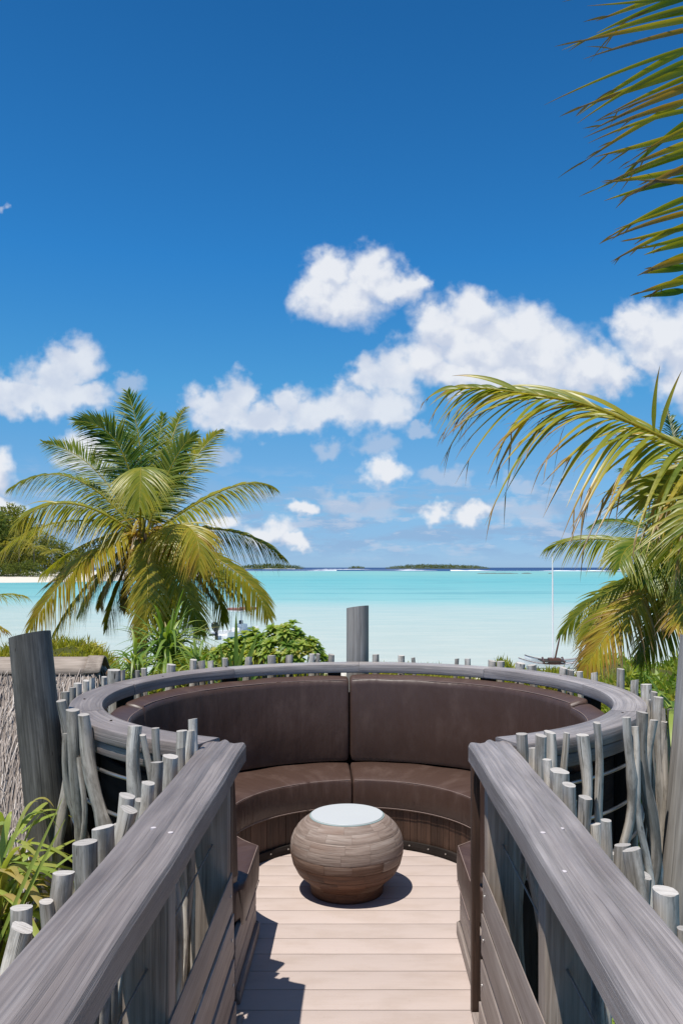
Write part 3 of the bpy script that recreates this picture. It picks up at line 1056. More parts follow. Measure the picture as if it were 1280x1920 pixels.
# ------------------------------------------------------------------ straight handrails of the walkway
def walkway_rail(sgn, stakes, label, plugs):
    inner, outer = (0.392, 0.545)
    t = empty('walkway_railing', (sgn * .47 + CX, 1.6, 0), label, 'railing', None)
    X = lambda a: CX + sgn * a
    # handrail: shallow double profile with rounded edges, uneven along its length
    pr = [(inner, .916), (inner, .968), (inner + .006, .9780), (inner + .012, .9805), (inner + .022, .9790), (inner + .045, .9745), (inner + .062, .9765), (inner + .072, .9845), (inner + .080, .9862), (inner + .088, .9840), (inner + .10, .9770), (inner + .12, .9755),
          (outer - .012, .9795), (outer - .003, .977), (outer, .970), (outer, .916)]
    if sgn > 0:
        pr = pr[::-1]
    n = 40
    rows, us = [], []
    for i in range(n + 1):
        f = i / n
        y = 0.12 + f * (2.985 - 0.12)
        row = []
        for (a, z) in pr:
            aa = a + .0022 * math.sin(3.1 * y + sgn) + .0012 * math.sin(9.7 * y)
            row.append((X(aa), y - (0.0 if f < 1 else 0), z + .0012 * math.sin(5 * y + a * 30)))
        rows.append(row); us.append(y)
    # mitred far end: inner corner nearer than the outer one
    for j, (a, z) in enumerate(pr):
        rows[-1][j] = (rows[-1][j][0], 2.955 + (a - inner) * 0.45, rows[-1][j][2])
    vs = [0]
    for j in range(len(pr)):
        q, w = pr[j], pr[(j + 1) % len(pr)]
        vs.append(vs[-1] + math.hypot(q[0] - w[0], q[1] - w[1]))
    mb = MB()
    mb.grid(rows, us, vs, True)
    idx = []
    for q in rows[-1]:
        mb.v.append(q); idx.append(len(mb.v) - 1)
    mb.face(idx[::-1], [(q[2], q[0]) for q in rows[-1]][::-1], 0, False)
    mb.sharp = 30
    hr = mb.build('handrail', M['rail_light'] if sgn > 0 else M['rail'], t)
    bev = hr.modifiers
    for (px, py) in plugs:
        Y = (EYE - .985) * F / (py - PY0)
        xa = abs((px - PX0) * Y / F - CX)
        zt_ = next((q[1] + (w_[1] - q[1]) * (xa - q[0]) / max(1e-6, w_[0] - q[0]) for q, w_ in zip(sorted(pr)[1:], sorted(pr)[2:]) if q[0] <= xa <= w_[0] and q[1] > .95), .98)
        p = Vector(((px - PX0) * Y / F, Y, zt_ + .0022))
        mb = MB()
        mb.tube([p - Vector((0, 0, .010)), p - Vector((0, 0, .0012))], .0065, 8)
        mb.build('screw_plug', M['plug'], hr)
    # corner plank joining the ring
    mb = MB()
    mb.v = []
    c1 = [(X(inner - .003), 2.968), (X(outer - .004), 3.038), (X(.59), 2.962), (X(.60), 3.08), (X(.47), 3.09), (X(inner + .01), 3.03)]
    # posts with a lit front edge
    for yc in (2.745, 1.91, 1.07):
        mb = MB()
        mb.box(min(X(.42), X(.525)), max(X(.42), X(.525)), yc - .035, yc + .035, -.2, .9215, .004, axis=2)
        mb.build('post', M['post'], t)
    # horizontal boards below the cable
    for i, (z0, z1) in enumerate(((.02, .150), (.163, .296), (.309, .444), (.457, .585))):
        xi = .404 + .004 * i
        mb = MB()
        x0, x1 = sorted((X(xi), X(xi + .0155 - .004 * i if False else .4185)))
        mb.box(x0, x1, .15, 2.80 - .012 * (i % 2), z0, z1, .003)
        mb.build('side_board', M['sideboard'], t)
        for yy in (2.745, 1.91):
            for zc in ((z0 + z1) / 2,):
                p = Vector((X(xi), yy, zc))
                s_ = MB()
                s_.tube([p, p - Vector((sgn * .003, 0, 0))], .006, 8)
                s_.build('screw', M['screw'], t)
    mb = MB()
    mb.tube([(X(.47), .15, .702), (X(.47), 1.5, .698), (X(.47), 2.71, .702)], .003, 6)
    mb.build('cable', M['cable'], t)
    # outer dark stringer that the stakes are nailed to
    for z0 in (.12, .80):
        mb = MB()
        x0, x1 = sorted((X(.53), X(.555)))
        mb.box(x0, x1, .15, 2.9, z0, z0 + .07, .003)
        mb.build('stringer', M['post'], t)
    # end post of brown stained wood, where the bench begins
    mb = MB()
    x0, x1 = (.402, .431) if sgn > 0 else (-.482, -.455)
    mb.box(x0, x1, 2.985, 3.03, 0.0, .921, .002, axis=2)
    mb.build('end_post', M['brown_slat'], t)
    mb = MB()
    x0, x1 = sorted((X(.405), X(.47)))
    mb.box(x0, x1, 2.84, 2.98, .004, .018, .002)
    mb.build('base_block', M['sideboard'], t)
    for (px, py, w, lean, flare, xo) in stakes:
        xx = X(xo)
        Y = (xx) * F / (px - PX0)
        top = P(px, py, Y)
        r_ = w * Y / F / 2 * 1.02
        bot = Vector((top.x + lean * .0026 + sgn * .01, top.y - .01 + rs.uniform(-.03, .03), -.4))
        mb = stake_mesh(bot, top, r_, rs, wob=.022, knots=2, flare=flare, n=16)
        mb.build('stake', [M['stake'], M['stake_end']], t)
    return t


LEFT_STAKES = [(362, 1348, 17, 10, 0, .562), (342, 1370, 20, 0, .1, .61), (359, 1370, 15, -30, 0, .566), (340, 1403, 15, -20, 0, .59), (320, 1418, 26, 0, .05, .60), (295, 1429, 25, -30, 0, .605),
               (278, 1468, 24, -40, 0, .60), (239, 1492, 28, -40, 0, .635), (242, 1517, 29, -90, 0, .60), (193, 1551, 36, 20, .2, .635), (161, 1579, 40, -10, .05, .64), (120, 1637, 38, -60, 0, .625),
               (226, 1545, 22, -20, 0, .63), (262, 1500, 18, 10, 0, .64), (308, 1462, 16, 30, 0, .63), (88, 1690, 24, 40, 0, .65), (41, 1702, 36, 0, 0, .66), (43, 1738, 42, -100, 0, .615), (-40, 1800, 44, -20, 0, .63), (-120, 1880, 46, -20, 0, .63)]
RIGHT_STAKES = [(978, 1376, 20, 0, 0, .564), (1014, 1379, 19, 0, 0, .60), (1002, 1402, 22, 0, 0, .595), (1025, 1424, 20, 0, 0, .59), (1048, 1445, 35, 0, 0, .60), (1066, 1471, 24, 0, 0, .59),
                (1097, 1495, 22, 0, .1, .605), (1136, 1538, 22, 0, 0, .60), (1167, 1584, 26, 0, .1, .615), (1184, 1592, 32, 60, 0, .605), (1116, 1545, 20, 40, 0, .63), (1072, 1500, 17, -30, 0, .63), (1206, 1640, 26, -20, .1, .63), (1150, 1600, 18, 50, 0, .64), (1249, 1671, 42, 30, .08, .60), (1284, 1742, 30, 20, 0, .59), (1345, 1800, 44, 0, 0, .60)]
walkway_rail(-1, LEFT_STAKES, 'left walkway railing with flat grey handrail and driftwood stakes outside', [(288, 1551), (320, 1553)])
walkway_rail(1, RIGHT_STAKES, 'right walkway railing with sunlit grey handrail and driftwood stakes outside', [(1017, 1553), (1052, 1551), (1056, 1627)])


# ------------------------------------------------------------------ three tall log posts
def log(pts, radii, mats, label, seed):
    rg = random.Random(seed)
    b = Vector(pts[0])
    K = 14
    pp, rad = [], []
    for i in range(K + 1):
        f = i / K
        p = Vector(pts[0]).lerp(Vector(pts[1]), f)
        pp.append(p + Vector((.004 * math.sin(5 * f + seed), 0, 0)))
        rad.append(radii[0] + (radii[1] - radii[0]) * f + .0015 * math.sin(9 * f + seed))
    mb = MB()
    mb.tube(pp, rad, 28, cap=True, cap_mat=1, tilt=0.16)
    o = mb.build('log_post', mats, None, b)
    tag(o, label, 'post')
    return o


def lean_log(px_top, py_top, px_low, py_low, w, Y, mats, label, seed):
    top = P(px_top, py_top, Y); low = P(px_low, py_low, Y)
    d = low - top
    bot = top + d * ((-3.4 - top.z) / d.z)
    r_ = w * Y / F / 2
    return log((bot, top), (r_ * 1.12, r_), mats, label, seed)


lean_log(57, 1190, 104, 1650, 76, 3.56, [M['pole'], M['pole_end']], 'thick dark grey log post leaning left beside the thatched roof', 1)
lean_log(1313, 1188, 1279, 1650, 76, 3.56, [M['pole_light'], M['pole_end']], 'thick pale grey log post cut by the right edge of the view', 2)
lean_log(669, 1138, 669, 1400, 42, 5.66, [M['pole_light'], M['pole_end']], 'grey log post standing behind the middle of the round railing', 3)

# ------------------------------------------------------------------ bench
bench = empty('round_bench_base', (CX, CY, 0), 'curved built in bench base of upright red brown slats', 'bench')
RB = 0.665
CH = 0.445


def rin(th, r0, ch):
    s_ = abs(math.sin(th))
    if abs(th) > PI / 2 and s_ > 1e-4:
        return max(r0, ch / s_)
    return r0


# inner core behind the slats
ths = arange(-R(158), R(158), 80)
mb = MB()
sweep(mb, lambda t: [(rin(t, RB + .022, CH + .022), .0), (rin(t, RB + .022, CH + .022), .245), (1.2, .245), (1.2, 0)], ths, ends=True, smooth=False)
mb.build('bench_core', M['dark_wood'], bench)
mb = MB()
sweep(mb, lambda t: rrect(1.215, 1.235, -.1, .80, .004, 1), arange(-R(157), R(157), 70), smooth=False)
mb.build('back_wall', M['dark_wood'], bench)
thc = PI - math.asin(CH / RB)
ns = 74
for i in range(ns):
    a = -thc + 2 * thc * i / ns
    b = -thc + 2 * thc * (i + 1) / ns
    g = .0016
    dr_ = rs.uniform(0, .0025)
    mb = MB()
    sweep(mb, lambda t: [(RB + dr_, .006), (RB + dr_, .244), (RB + .018, .244), (RB + .018, .006)], [a + g, (a + b) / 2, b - g], smooth=False)
    # grain runs up the slat
    mb.uv = [[(v, u) for (u, v) in f_] for f_ in mb.uv]
    mb.build('slat', M['brown_slat'], bench)
mb = MB()
sweep(mb, lambda t: rrect(RB - .017, RB - .001, .003, .05, .003, 2), arange(-thc + .01, thc - .01, 60), smooth=False)
bbd = mb.build('skirting', M['dark_wood'], bench)
for i in range(26):
    t = -thc + .1 + (2 * thc - .2) * i / 25
    p = ringpt(t, RB - .0172, .03); q = ringpt(t, RB - .020, .03)
    mb = MB()
    mb.tube([p, q], .0045, 8)
    mb.build('screw', M['screw'], bbd)
for sgn in (-1, 1):
    for i in range(2):
        z0, z1 = (.004, .122) if i == 0 else (.126, .243)
        mb = MB()
        x0, x1 = sorted((CX + sgn * CH, CX + sgn * (CH + .018)))
        mb.box(x0, x1, 3.06, CY - math.sqrt(RB ** 2 - CH ** 2) + .01, z0, z1, .003)
        mb.build('end_board', M['sideboard'], bench)
    mb = MB()
    x0, x1 = sorted((CX + sgn * (CH - .016), CX + sgn * (CH - .001)))
    mb.box(x0, x1, 3.06, CY - math.sqrt(RB ** 2 - CH ** 2), .003, .055, .003)
    mb.build('end_skirting', M['sideboard'], bench)


def cushion(name, a, b, prof, label, cat, stitch, n=40, extra=()):
    loc = ringpt((a + b) / 2, 0.9, .25)
    ths = sorted(set(arange(a, b, n) + [x for x in extra if a < x < b]))
    mb = MB()
    g = .004
    e = .022   # rounded ends
    tt = []
    for q in (0, .25, .6):
        tt.append(a + g + e * q)
    tt += [x for x in ths if a + g + e * 1.02 < x < b - g - e * 1.02]
    for q in (.6, .25, 0):
        tt.append(b - g - e * q)

    def prf(t):
        d = min(t - a - g, b - g - t) / e
        ins = 0.018 * (1 - math.sqrt(max(0, 1 - (1 - min(1, d)) ** 2)))
        pr = prof(t)
        cx = sum(p[0] for p in pr) / len(pr); cz = sum(p[1] for p in pr) / len(pr)
        wz = max(p[1] for p in pr) - cz; wr = max(p[0] for p in pr) - cx
        bul = .004 * math.sin(t * 9 + a) + .003 * math.sin(t * 23)
        res = []
        for (r_, z) in pr:
            kz = 1 - ins / max(wz, .02); kr = 1 - ins / max(wr, .03)
            z2 = cz + (z - cz) * kz
            if z > cz:
                z2 += bul * .5
            res.append((cx + (r_ - cx) * kr, z2))
        return res
    sweep(mb, prf, tt, ends=True)
    mb.sharp = 38
    o = mb.build(name, M['vinyl'], None, loc)
    tag(o, label, cat)
    for (fr) in stitch:
        st_ = MB()
        pts = [ringpt(t, *fr(t)) for t in tt[2:-2]]
        st_.tube(pts, .0019, 5)
        st_.build('stitching', M['stitch'], o)
    return o


def seat_prof(t):
    r0 = rin(t, .645, CH - .012)
    r1 = 1.10
    if r1 - r0 < .05:
        r0 = r1 - .05
    # crowned top, deep front lip that hangs over the base
    return [(r1, .25), (r1, .378), (r1 - .012, .386), ((r0 + r1) / 2, .392), (r0 + .06, .389), (r0 + .014, .383), (r0 + .003, .377), (r0, .366), (r0 - .002, .30), (r0 + .002, .235), (r0 + .012, .218), (r0 + .03, .22), (r0 + .04, .25)]


TSEAM = R(-2.9)
TEND = PI - math.asin(.45 / 1.07)
corner = PI - math.asin((CH - .012) / .645)
st_seat = [lambda t: (rin(t, .645, CH - .012) + .008, .3815), lambda t: (rin(t, .645, CH - .012) + .0005, .228)]
cushion('seat_cushion', TSEAM, R(96), seat_prof, 'right brown seat cushion, curving from the middle seam to the right', 'cushion', st_seat)
cushion('seat_cushion', R(-100), TSEAM, seat_prof, 'left brown seat cushion, curving from the middle seam to the left', 'cushion', st_seat)
cushion('seat_cushion', R(96), TEND, seat_prof, 'short brown seat cushion end beside the right walkway railing', 'cushion', st_seat, 30, (corner,))
cushion('seat_cushion', -TEND, R(-100), seat_prof, 'short brown seat cushion end beside the left walkway railing', 'cushion', st_seat, 30, (-corner,))


def back_prof(dz_, dr_=0.0):
    def f(t):
        return [(1.19 + dr_, .40), (1.205 + dr_, .88 + dz_), (1.203 + dr_, .904 + dz_), (1.196 + dr_, .911 + dz_), (1.15 + dr_, .906 + dz_), (1.106 + dr_, .893 + dz_), (1.098 + dr_, .886 + dz_), (1.093 + dr_, .86 + dz_), (1.072 + dr_, .63), (1.062 + dr_, .42), (1.07 + dr_, .396)]
    return f


def st_back(dz_, dr_=0.0):
    return [lambda t: (1.1045 + dr_, .8945 + dz_)]


cushion('back_cushion', TSEAM, R(82), back_prof(.006), 'right tall brown back cushion, sunlit along its top edge', 'cushion', st_back(.006))
cushion('back_cushion', R(-84), TSEAM, back_prof(0), 'left tall brown back cushion, smooth and darker than the right one', 'cushion', st_back(0))
cushion('back_cushion', R(82), TEND, back_prof(-.012, -.006), 'brown back cushion end behind the right handrail corner', 'cushion', st_back(-.012, -.006), 24)
cushion('back_cushion', -TEND, R(-84), back_prof(-.010, -.006), 'brown back cushion end behind the left handrail corner', 'cushion', st_back(-.010, -.006), 24)

# ------------------------------------------------------------------ round wooden table
TX, TY = -.06, 4.15
table = empty('round_table', (TX, TY, 0), 'bulging round wooden drum table with frosted glass top on the deck', 'table')
PROF = [(.179, .0), (.180, .03), (.187, .05), (.208, .073), (.241, .10), (.267, .15), (.279, .20), (.2805, .232), (.276, .262), (.265, .292), (.246, .322), (.222, .346), (.198, .364), (.184, .372)]


def prof_at(s_):
    d = [0]
    for a, b in zip(PROF, PROF[1:]):
        d.append(d[-1] + math.hypot(a[0] - b[0], a[1] - b[1]))
    x = s_ * d[-1]
    for i in range(len(PROF) - 1):
        if x <= d[i + 1] + 1e-9:
            f = (x - d[i]) / (d[i + 1] - d[i])
            return PROF[i][0] + f * (PROF[i + 1][0] - PROF[i][0]), PROF[i][1] + f * (PROF[i + 1][1] - PROF[i][1])
    return PROF[-1]


mb = MB()
n = 48
rows = []
for i in range(41):
    r_, z = prof_at(i / 40)
    rows.append([(TX + (r_ - .0045) * math.cos(2 * PI * j / n), TY + (r_ - .0045) * math.sin(2 * PI * j / n), z) for j in range(n)])
mb.grid(rows, [i * .01 for i in range(41)], [j * .02 for j in range(n + 1)], True)
mb.build('core', M['core'], table)
NR = 9
for i in range(NR):
    s0, s1 = i / NR, (i + 1) / NR
    nb = 10 if i in (0, NR - 1) else 11
    ph = rs.random() * 6.28
    cuts = sorted([ph + 2 * PI * (j + rs.uniform(-.22, .22)) / nb for j in range(nb)])
    cuts.append(cuts[0] + 2 * PI)
    for j in range(nb):
        a, b = cuts[j] + .0014, cuts[j + 1] - .0014
        o_ = rs.uniform(-.0005, .0005)
        mb = MB()
        rows = []
        na = 6
        for q in range(na + 1):
            t = a + (b - a) * q / na
            col_ = []
            for (sf, ins) in ((s0 + .0011, .0045), (s0 + .0011, .0003), (s0 + .003, 0), ((s0 * 2 + s1) / 3, 0), ((s0 + s1 * 2) / 3, 0), (s1 - .003, 0), (s1 - .0011, .0003), (s1 - .0011, .0045)):
                r_, z = prof_at(min(1, max(0, sf)))
                e = .0006 if q in (0, na) else 0
                r_ += o_ - ins - e
                col_.append((TX + r_ * math.cos(t), TY + r_ * math.sin(t), z))
            rows.append(col_)
        us = [(a + (b - a) * q / na) * .25 for q in range(na + 1)]
        mb.grid(rows, us, [i * .05 + x for x in (0, .002, .004, .015, .03, .041, .043, .045)], False)
        zc = prof_at((s0 + s1) / 2)[1]
        if zc > .20:
            m_ = M['block_pale']
        elif zc > .165:
            m_ = M['block_mid'] if rs.random() < .75 else M['block_pale']
        elif zc > .13:
            m_ = M['block_brown'] if rs.random() < .6 else M['block_mid']
        else:
            m_ = M['block_brown'] if rs.random() < .8 else M['block_mid']
        mb.build('wood_block', m_, table)
mb = MB()
mb.tube([(TX, TY, .36), (TX, TY, .3745)], .1845, 64, cap=True)
mb.build('rim', M['glass_rim'], table)
mb = MB()
mb.tube([(TX, TY, .372), (TX, TY, .3785), (TX, TY, .3800)], [.1785, .1785, .1770], 64, cap=True)
mb.build('glass_top', M['frosted'], table)

# ------------------------------------------------------------------ thatched hut
RY, RZ0 = 9.0, P(0, 1238, 9.0).z
xr = P(202, 1246, 9.0).x
hut = empty('thatched_hut', (xr - 3, RY, -3.2), 'grey thatched roof hut below the left log post', 'hut')
EY, EZ = 6.7, -1.55
BY, BZ = 11.3, -1.55
mb = MB()
x0 = xr - 7
prof_ = [(EY, EZ - .12), (EY, EZ), (RY - .12, RZ0 - .10), (RY, RZ0 - .05), (RY + .12, RZ0 - .10), (BY, BZ), (BY, BZ - .12), (RY, RZ0 - .32)]
mb.grid([[(x0, y, z) for (y, z) in prof_], [xr - .06, 0, 0] and [(xr - .06, y, z) for (y, z) in prof_]], [0, 7], [0, .1, 2, 2.2, 2.4, 4, 4.1, 6, 8], True, smooth=False)
for xx, fl in ((x0, 0), (xr - .06, 1)):
    b = len(mb.v)
    mb.v += [(xx, y, z) for (y, z) in prof_]
    idx = list(range(b, b + 8))
    mb.face(idx if fl else idx[::-1], None, 0, False)
roof = mb.build('roof', M['thatch_base'], hut)
st = Strips()
slope = Vector((0, EY - RY, EZ - RZ0)).normalized()
nv = np.array([0, slope.z, -slope.y]); nv = nv / np.linalg.norm(nv)
if nv[2] < 0: nv = -nv
Ls = math.hypot(EY - RY, EZ - RZ0)
N = 30000
fx = RNG.random(N); fs = RNG.random(N) ** 1.0
bx = x0 + (xr - .04 - x0) * (1 - (1 - fx) ** 1.0)
bs = fs * Ls
basep = np.stack([bx, RY - .05 + slope.y * bs, RZ0 - .07 + slope.z * bs], 1) + nv * RNG.uniform(-.005, .05, N)[:, None]
dirs = np.tile(np.array(list(slope)), (N, 1)) + RNG.normal(size=(N, 3)) * .16 + np.array([.22, 0, 0]) + nv * .06
st.add(basep, dirs, np.tile([1, 0, 0], (N, 1)) + RNG.normal(size=(N, 3)) * .5, RNG.uniform(.12, .34, N), RNG.uniform(.005, .013, N), .04, np.clip(RNG.normal(.5, .2, N), 0, 1), lambda t: 1 - .6 * t, 2)
# gable end strands
N2 = 4500
q = RNG.random(N2)
sl = np.where(RNG.random(N2) < .5, 1, -1)
gb = np.stack([np.full(N2, xr - .05) + RNG.uniform(-.25, .03, N2), RY + sl * q * 2.25, RZ0 - .06 - q * (RZ0 - EZ)], 1)
gd = np.stack([RNG.uniform(.1, .7, N2), sl * .3, -np.ones(N2)], 1)
st.add(gb, gd, RNG.normal(size=(N2, 3)), RNG.uniform(.1, .34, N2), .010, .1, np.clip(RNG.normal(.5, .25, N2), 0, 1), lambda t: 1 - .6 * t, 2)
th_ = st.build('thatch', M['thatch'], roof)
th_['kind'] = 'stuff'
# ridge cap of woven sheets with overlapping ends
xx = x0
while xx < xr - .15:
    w = rs.uniform(.85, 1.15)
    x2 = min(xx + w, xr - .03)
    mb = MB()
    dz_ = rs.uniform(-.008, .012)
    pts = [(RY - .17, RZ0 - .155), (RY - .115, RZ0 - .085), (RY - .045, RZ0 - .012), (RY, RZ0 + .012), (RY + .06, RZ0 - .01), (RY + .25, RZ0 - .2)]
    nn = 10
    rows = []
    for i in range(nn + 1):
        x = xx + (x2 - xx) * i / nn
        rows.append([(x, y - .012 * (k == 0) * vnoise(x * 9, 3), z + dz_ + .008 * vnoise(x * 6, y * 9) + .02 * (vnoise(x * 7, 1) if k == 0 else 0) + .012) for k, (y, z) in enumerate(pts)])
    mb.grid(rows, [i * .1 for i in range(nn + 1)], [k * .1 for k in range(len(pts))])
    o = mb.build('ridge_sheet', M['fibre'] if False else M['post'], roof)
    sm = o.modifiers.new('thick', 'SOLIDIFY'); sm.thickness = .012
    xx = x2 - .03
# walls
mb = MB()
mb.box(x0 + .4, xr - .55, EY + .5, BY - .5, -3.3, -1.3, .01)
# gable triangle
b = len(mb.v)
for x in (xr - .6, xr - .55):
    mb.v += [(x, EY + .5, -1.35), (x, BY - .5, -1.35), (x, RY, RZ0 - .35)]
mb.face([b + 3, b + 4, b + 5]); mb.face([b + 2, b + 1, b]); mb.face([b, b + 1, b + 4, b + 3]); mb.face([b + 1, b + 2, b + 5, b + 4]); mb.face([b + 2, b, b + 3, b + 5])
mb.build('wall', M['hutwall'], hut)
mb = MB()
mb.tube([(xr - .3, RY, RZ0 - .14), (xr + .03, RY, RZ0 - .16)], .05, 10)
mb.build('ridge_pole', M['hutwall'], hut)


# ------------------------------------------------------------------ palms
def bez3(p0, mid, p2, n):
    p0, mid, p2 = Vector(p0), Vector(mid), Vector(p2)
    c_ = mid * 2 - (p0 + p2) / 2
    return [p0 * (1 - t) ** 2 + c_ * (2 * t * (1 - t)) + p2 * t * t for t in [i / n for i in range(n + 1)]]


def frond_arrays(pts, n_leaf, Lmax, Wl, tint, rng, up_hint=(0, 0, 1), droop=(.25, .6), t0=.14, lift=.25, tipangle=65, baseangle=15, twist=0.0):
    """per side arrays for the leaflets of one frond along the rachis pts"""
    pts = np.array([list(p) for p in pts])
    seg = np.linalg.norm(np.diff(pts, axis=0), axis=1)
    cum = np.concatenate([[0], np.cumsum(seg)]) / seg.sum()
    res = []
    for sg in (-1, 1):
        t = np.linspace(t0, 1, n_leaf) + rng.normal(size=n_leaf) * .16 / n_leaf
        t = np.clip(t, t0, 1)
        b = np.stack([np.interp(t, cum, pts[:, i]) for i in range(3)], 1)
        tg = norm(np.stack([np.interp(np.clip(t + .03, 0, 1), cum, pts[:, i]) - np.interp(np.clip(t - .03, 0, 1), cum, pts[:, i]) for i in range(3)], 1))
        up = np.asarray(up_hint, float)
        upv = norm(up[None] - tg * np.sum(up[None] * tg, 1, keepdims=True))
        sd = np.cross(tg, upv) * sg
        ang = np.radians(baseangle + (tipangle - baseangle) * t ** 1.3 + rng.normal(size=n_leaf) * 4)
        lf = lift * (1 - .5 * t) + rng.normal(size=n_leaf) * .06
        d = sd * np.cos(ang)[:, None] + tg * np.sin(ang)[:, None] + upv * lf[:, None]
        w = np.cross(d, upv)
        wside = norm(w + upv * (.5 * sg))
        env = np.sin(np.clip((t - t0) / (1 - t0), 0, 1) * PI * .86 + .42) ** .6
        L = Lmax * np.clip(env, .28, 1) * rng.uniform(.85, 1.1, n_leaf)
        dr_ = rng.uniform(droop[0], droop[1], n_leaf)
        tt = tint + rng.normal(size=n_leaf) * .07
        res.append((b, d, wside, L, np.full(n_leaf, Wl) * rng.uniform(.8, 1.15, n_leaf), dr_, tt))
    return res


def frond(parent, p0, mid, p2, n_leaf, Lmax, Wl, tint, seed, name='frond', brown_tip=.25, up=(0, 0, 1), droop=(.25, .6), lift=.25, rr=.022, rtint=.62, t0=.14, **kw):
    rng = np.random.default_rng(seed)
    pts = bez3(p0, mid, p2, 16)
    st = Strips()
    for arr in frond_arrays(pts, n_leaf, Lmax, Wl, tint, rng, up, droop, t0, lift, **kw):
        st.add(*arr[:6], arr[6], LEAFY2, 5, .25, brown_tip)
    rad = [rr * (1 - .85 * i / 16) for i in range(17)]
    st.tube(pts, rad, rtint, 6)
    o = st.build(name, M['palm'], parent, tuple(p0))
    return o


LEAFY2 = lambda t: np.minimum(1, .35 + 3.0 * t) * np.clip((1 - t) * 1.7, .02, 1) ** .8


def ringed_trunk(pts, r0, r1, n=60):
    mb = MB()
    pp, rad = [], []
    for i in range(n + 1):
        f = i / n
        a = Vector(pts[0]) * (1 - f) ** 2 + Vector(pts[1]) * 2 * f * (1 - f) + Vector(pts[2]) * f * f
        pp.append(a)
        rad.append((r0 + (r1 - r0) * f) * (1 + (.05 if i % 2 else 0)))
    mb.tube(pp, rad, 12)
    return mb


# --- left palm
LY = 20.0
C1 = lambda x, y, dy=0.0: P(x / 2.2857, 700 + y / 2.2857, LY + dy)
crown = C1(620, 700)
palmL = empty('palm_tree', (crown.x, LY, -3.2), 'large green coconut palm in front of the lagoon, left of centre', 'palm tree')
ringed_trunk([(crown.x - .15, LY + .3, -3.4), (crown.x - .2, LY + .1, -.5), (crown.x, LY, crown.z + .1)], .2, .13).build('trunk', M['trunk'], palmL)
FR = [  # tip, point half way, depth of mid and tip, tint, length of the leaflets
    ((548, 82), (602, 330), .6, 1.2, .10, 1.0), ((335, 205), (520, 330), .2, -.2, .12, .95), ((190, 298), (415, 420), .8, 1.4, .20, .85),
    ((50, 490), (330, 455), 0, -.3, .25, .8), ((80, 640), (320, 560), -.7, -1.4, .34, .95), ((-5, 775), (250, 640), .6, .8, .36, .85),
    ((135, 1085), (345, 815), -1.0, -1.7, .48, .95), ((235, 1110), (420, 860), .3, .5, .30, .85), ((600, 560), (605, 412), -1.6, -3.2, .28, .95),
    ((800, 145), (735, 290), .9, 1.8, .24, .55), ((835, 265), (735, 400), .2, .3, .16, .85), ((955, 248), (840, 360), .9, 1.5, .28, .75),
    ((1172, 490), (960, 500), 0, 0, .32, .8), ((855, 830), (800, 655), -1.6, -2.5, .44, .9), ((1215, 790), (960, 672), .4, .6, .34, .8),
    ((1150, 1040), (985, 830), -.8, -1.3, .38, .9), ((1060, 1000), (900, 820), .8, 1.2, .22, .85), ((590, 1150), (635, 930), -1.5, -1.9, .42, .75),
    ((860, 1110), (760, 880), -1.1, -1.4, .36, .8), ((430, 990), (480, 860), .9, 1.1, .52, .75), ((660, 640), (700, 420), 1.6, 3.2, .15, .9),
    ((1000, 950), (850, 800), -.3, .2, .62, .65), ((540, 1010), (560, 850), .4, .6, .78, .55), ((905, 960), (790, 820), .5, .9, .84, .55), ((300, 880), (440, 740), 1.4, 2.4, .3, .8),
      ((340, 1030), (450, 830), .9, 1.4, .34, .8), ((455, 1090), (520, 880), .3, .6, .3, .75), ((720, 1140), (690, 920), .2, .3, .3, .75), ((960, 1060), (850, 850), .6, 1.0, .3, .8), ((1040, 900), (860, 770), 1.0, 1.9, .28, .8), ((180, 860), (390, 720), 1.0, 1.8, .3, .8), ((700, 180), (665, 400), 1.2, 2.2, .1, .9), ((430, 190), (560, 380), 1.1, 2.0, .1, .9)]
for i, (tp, md, dm, dt, ti, ll) in enumerate(FR):
    p0 = crown + Vector((random.uniform(-.12, .12), random.uniform(-.12, .12), random.uniform(-.15, .2)))
    down = tp[1] > 930
    frond(palmL, p0, C1(*md, dm), C1(*tp, dt), 110, ll * (1.0 if tp[1] < 850 else .85), .044, ti + .18, 100 + i, brown_tip=.16 if ti < .5 else .1, droop=(.1, .35) if tp[1] < 420 else (.35, .75), lift=.12 if tp[1] < 420 else -.12,
          up=(0, -.55, 1) if tp[1] > 400 else (0, -1, .5), rr=.028)
# crown heart: fibre, old stalks and a few nuts
st = Strips()
n = 260
ang = RNG.uniform(0, 2 * PI, n)
bb_ = np.array(list(crown)) + np.stack([np.cos(ang) * .2, np.sin(ang) * .2, RNG.uniform(-.6, .45, n)], 1)
dd_ = np.stack([np.cos(ang), np.sin(ang), RNG.uniform(-.8, .9, n)], 1)
st.add(bb_, dd_, RNG.normal(size=(n, 3)), RNG.uniform(.3, .75, n), RNG.uniform(.02, .07, n), RNG.uniform(.2, .8, n), RNG.uniform(.72, 1.0, n), LEAFY, 3)
st.build('crown_fibre', M['palm'], palmL, tuple(crown))
mb = MB()
mb.tube([crown + Vector((0, -.2, 0)), C1(628, 610, -.3)], [.035, .02], 8)
mb.build('flower_stalk', M['coconut'], palmL)
for (x, y) in ((585, 735), (618, 748), (655, 735), (600, 770)):
    c0 = C1(x, y, -.32)
    mb = MB()
    rows = [[c0 + Vector((.1 * math.sin(PI * i / 6) * math.cos(2 * PI * j / 8), .1 * math.sin(PI * i / 6) * math.sin(2 * PI * j / 8), .13 * math.cos(PI * i / 6))) for j in range(8)] for i in range(7)]
    mb.grid(rows, list(range(7)), list(range(9)), True)
    mb.build('coconut', M['coconut'], palmL)

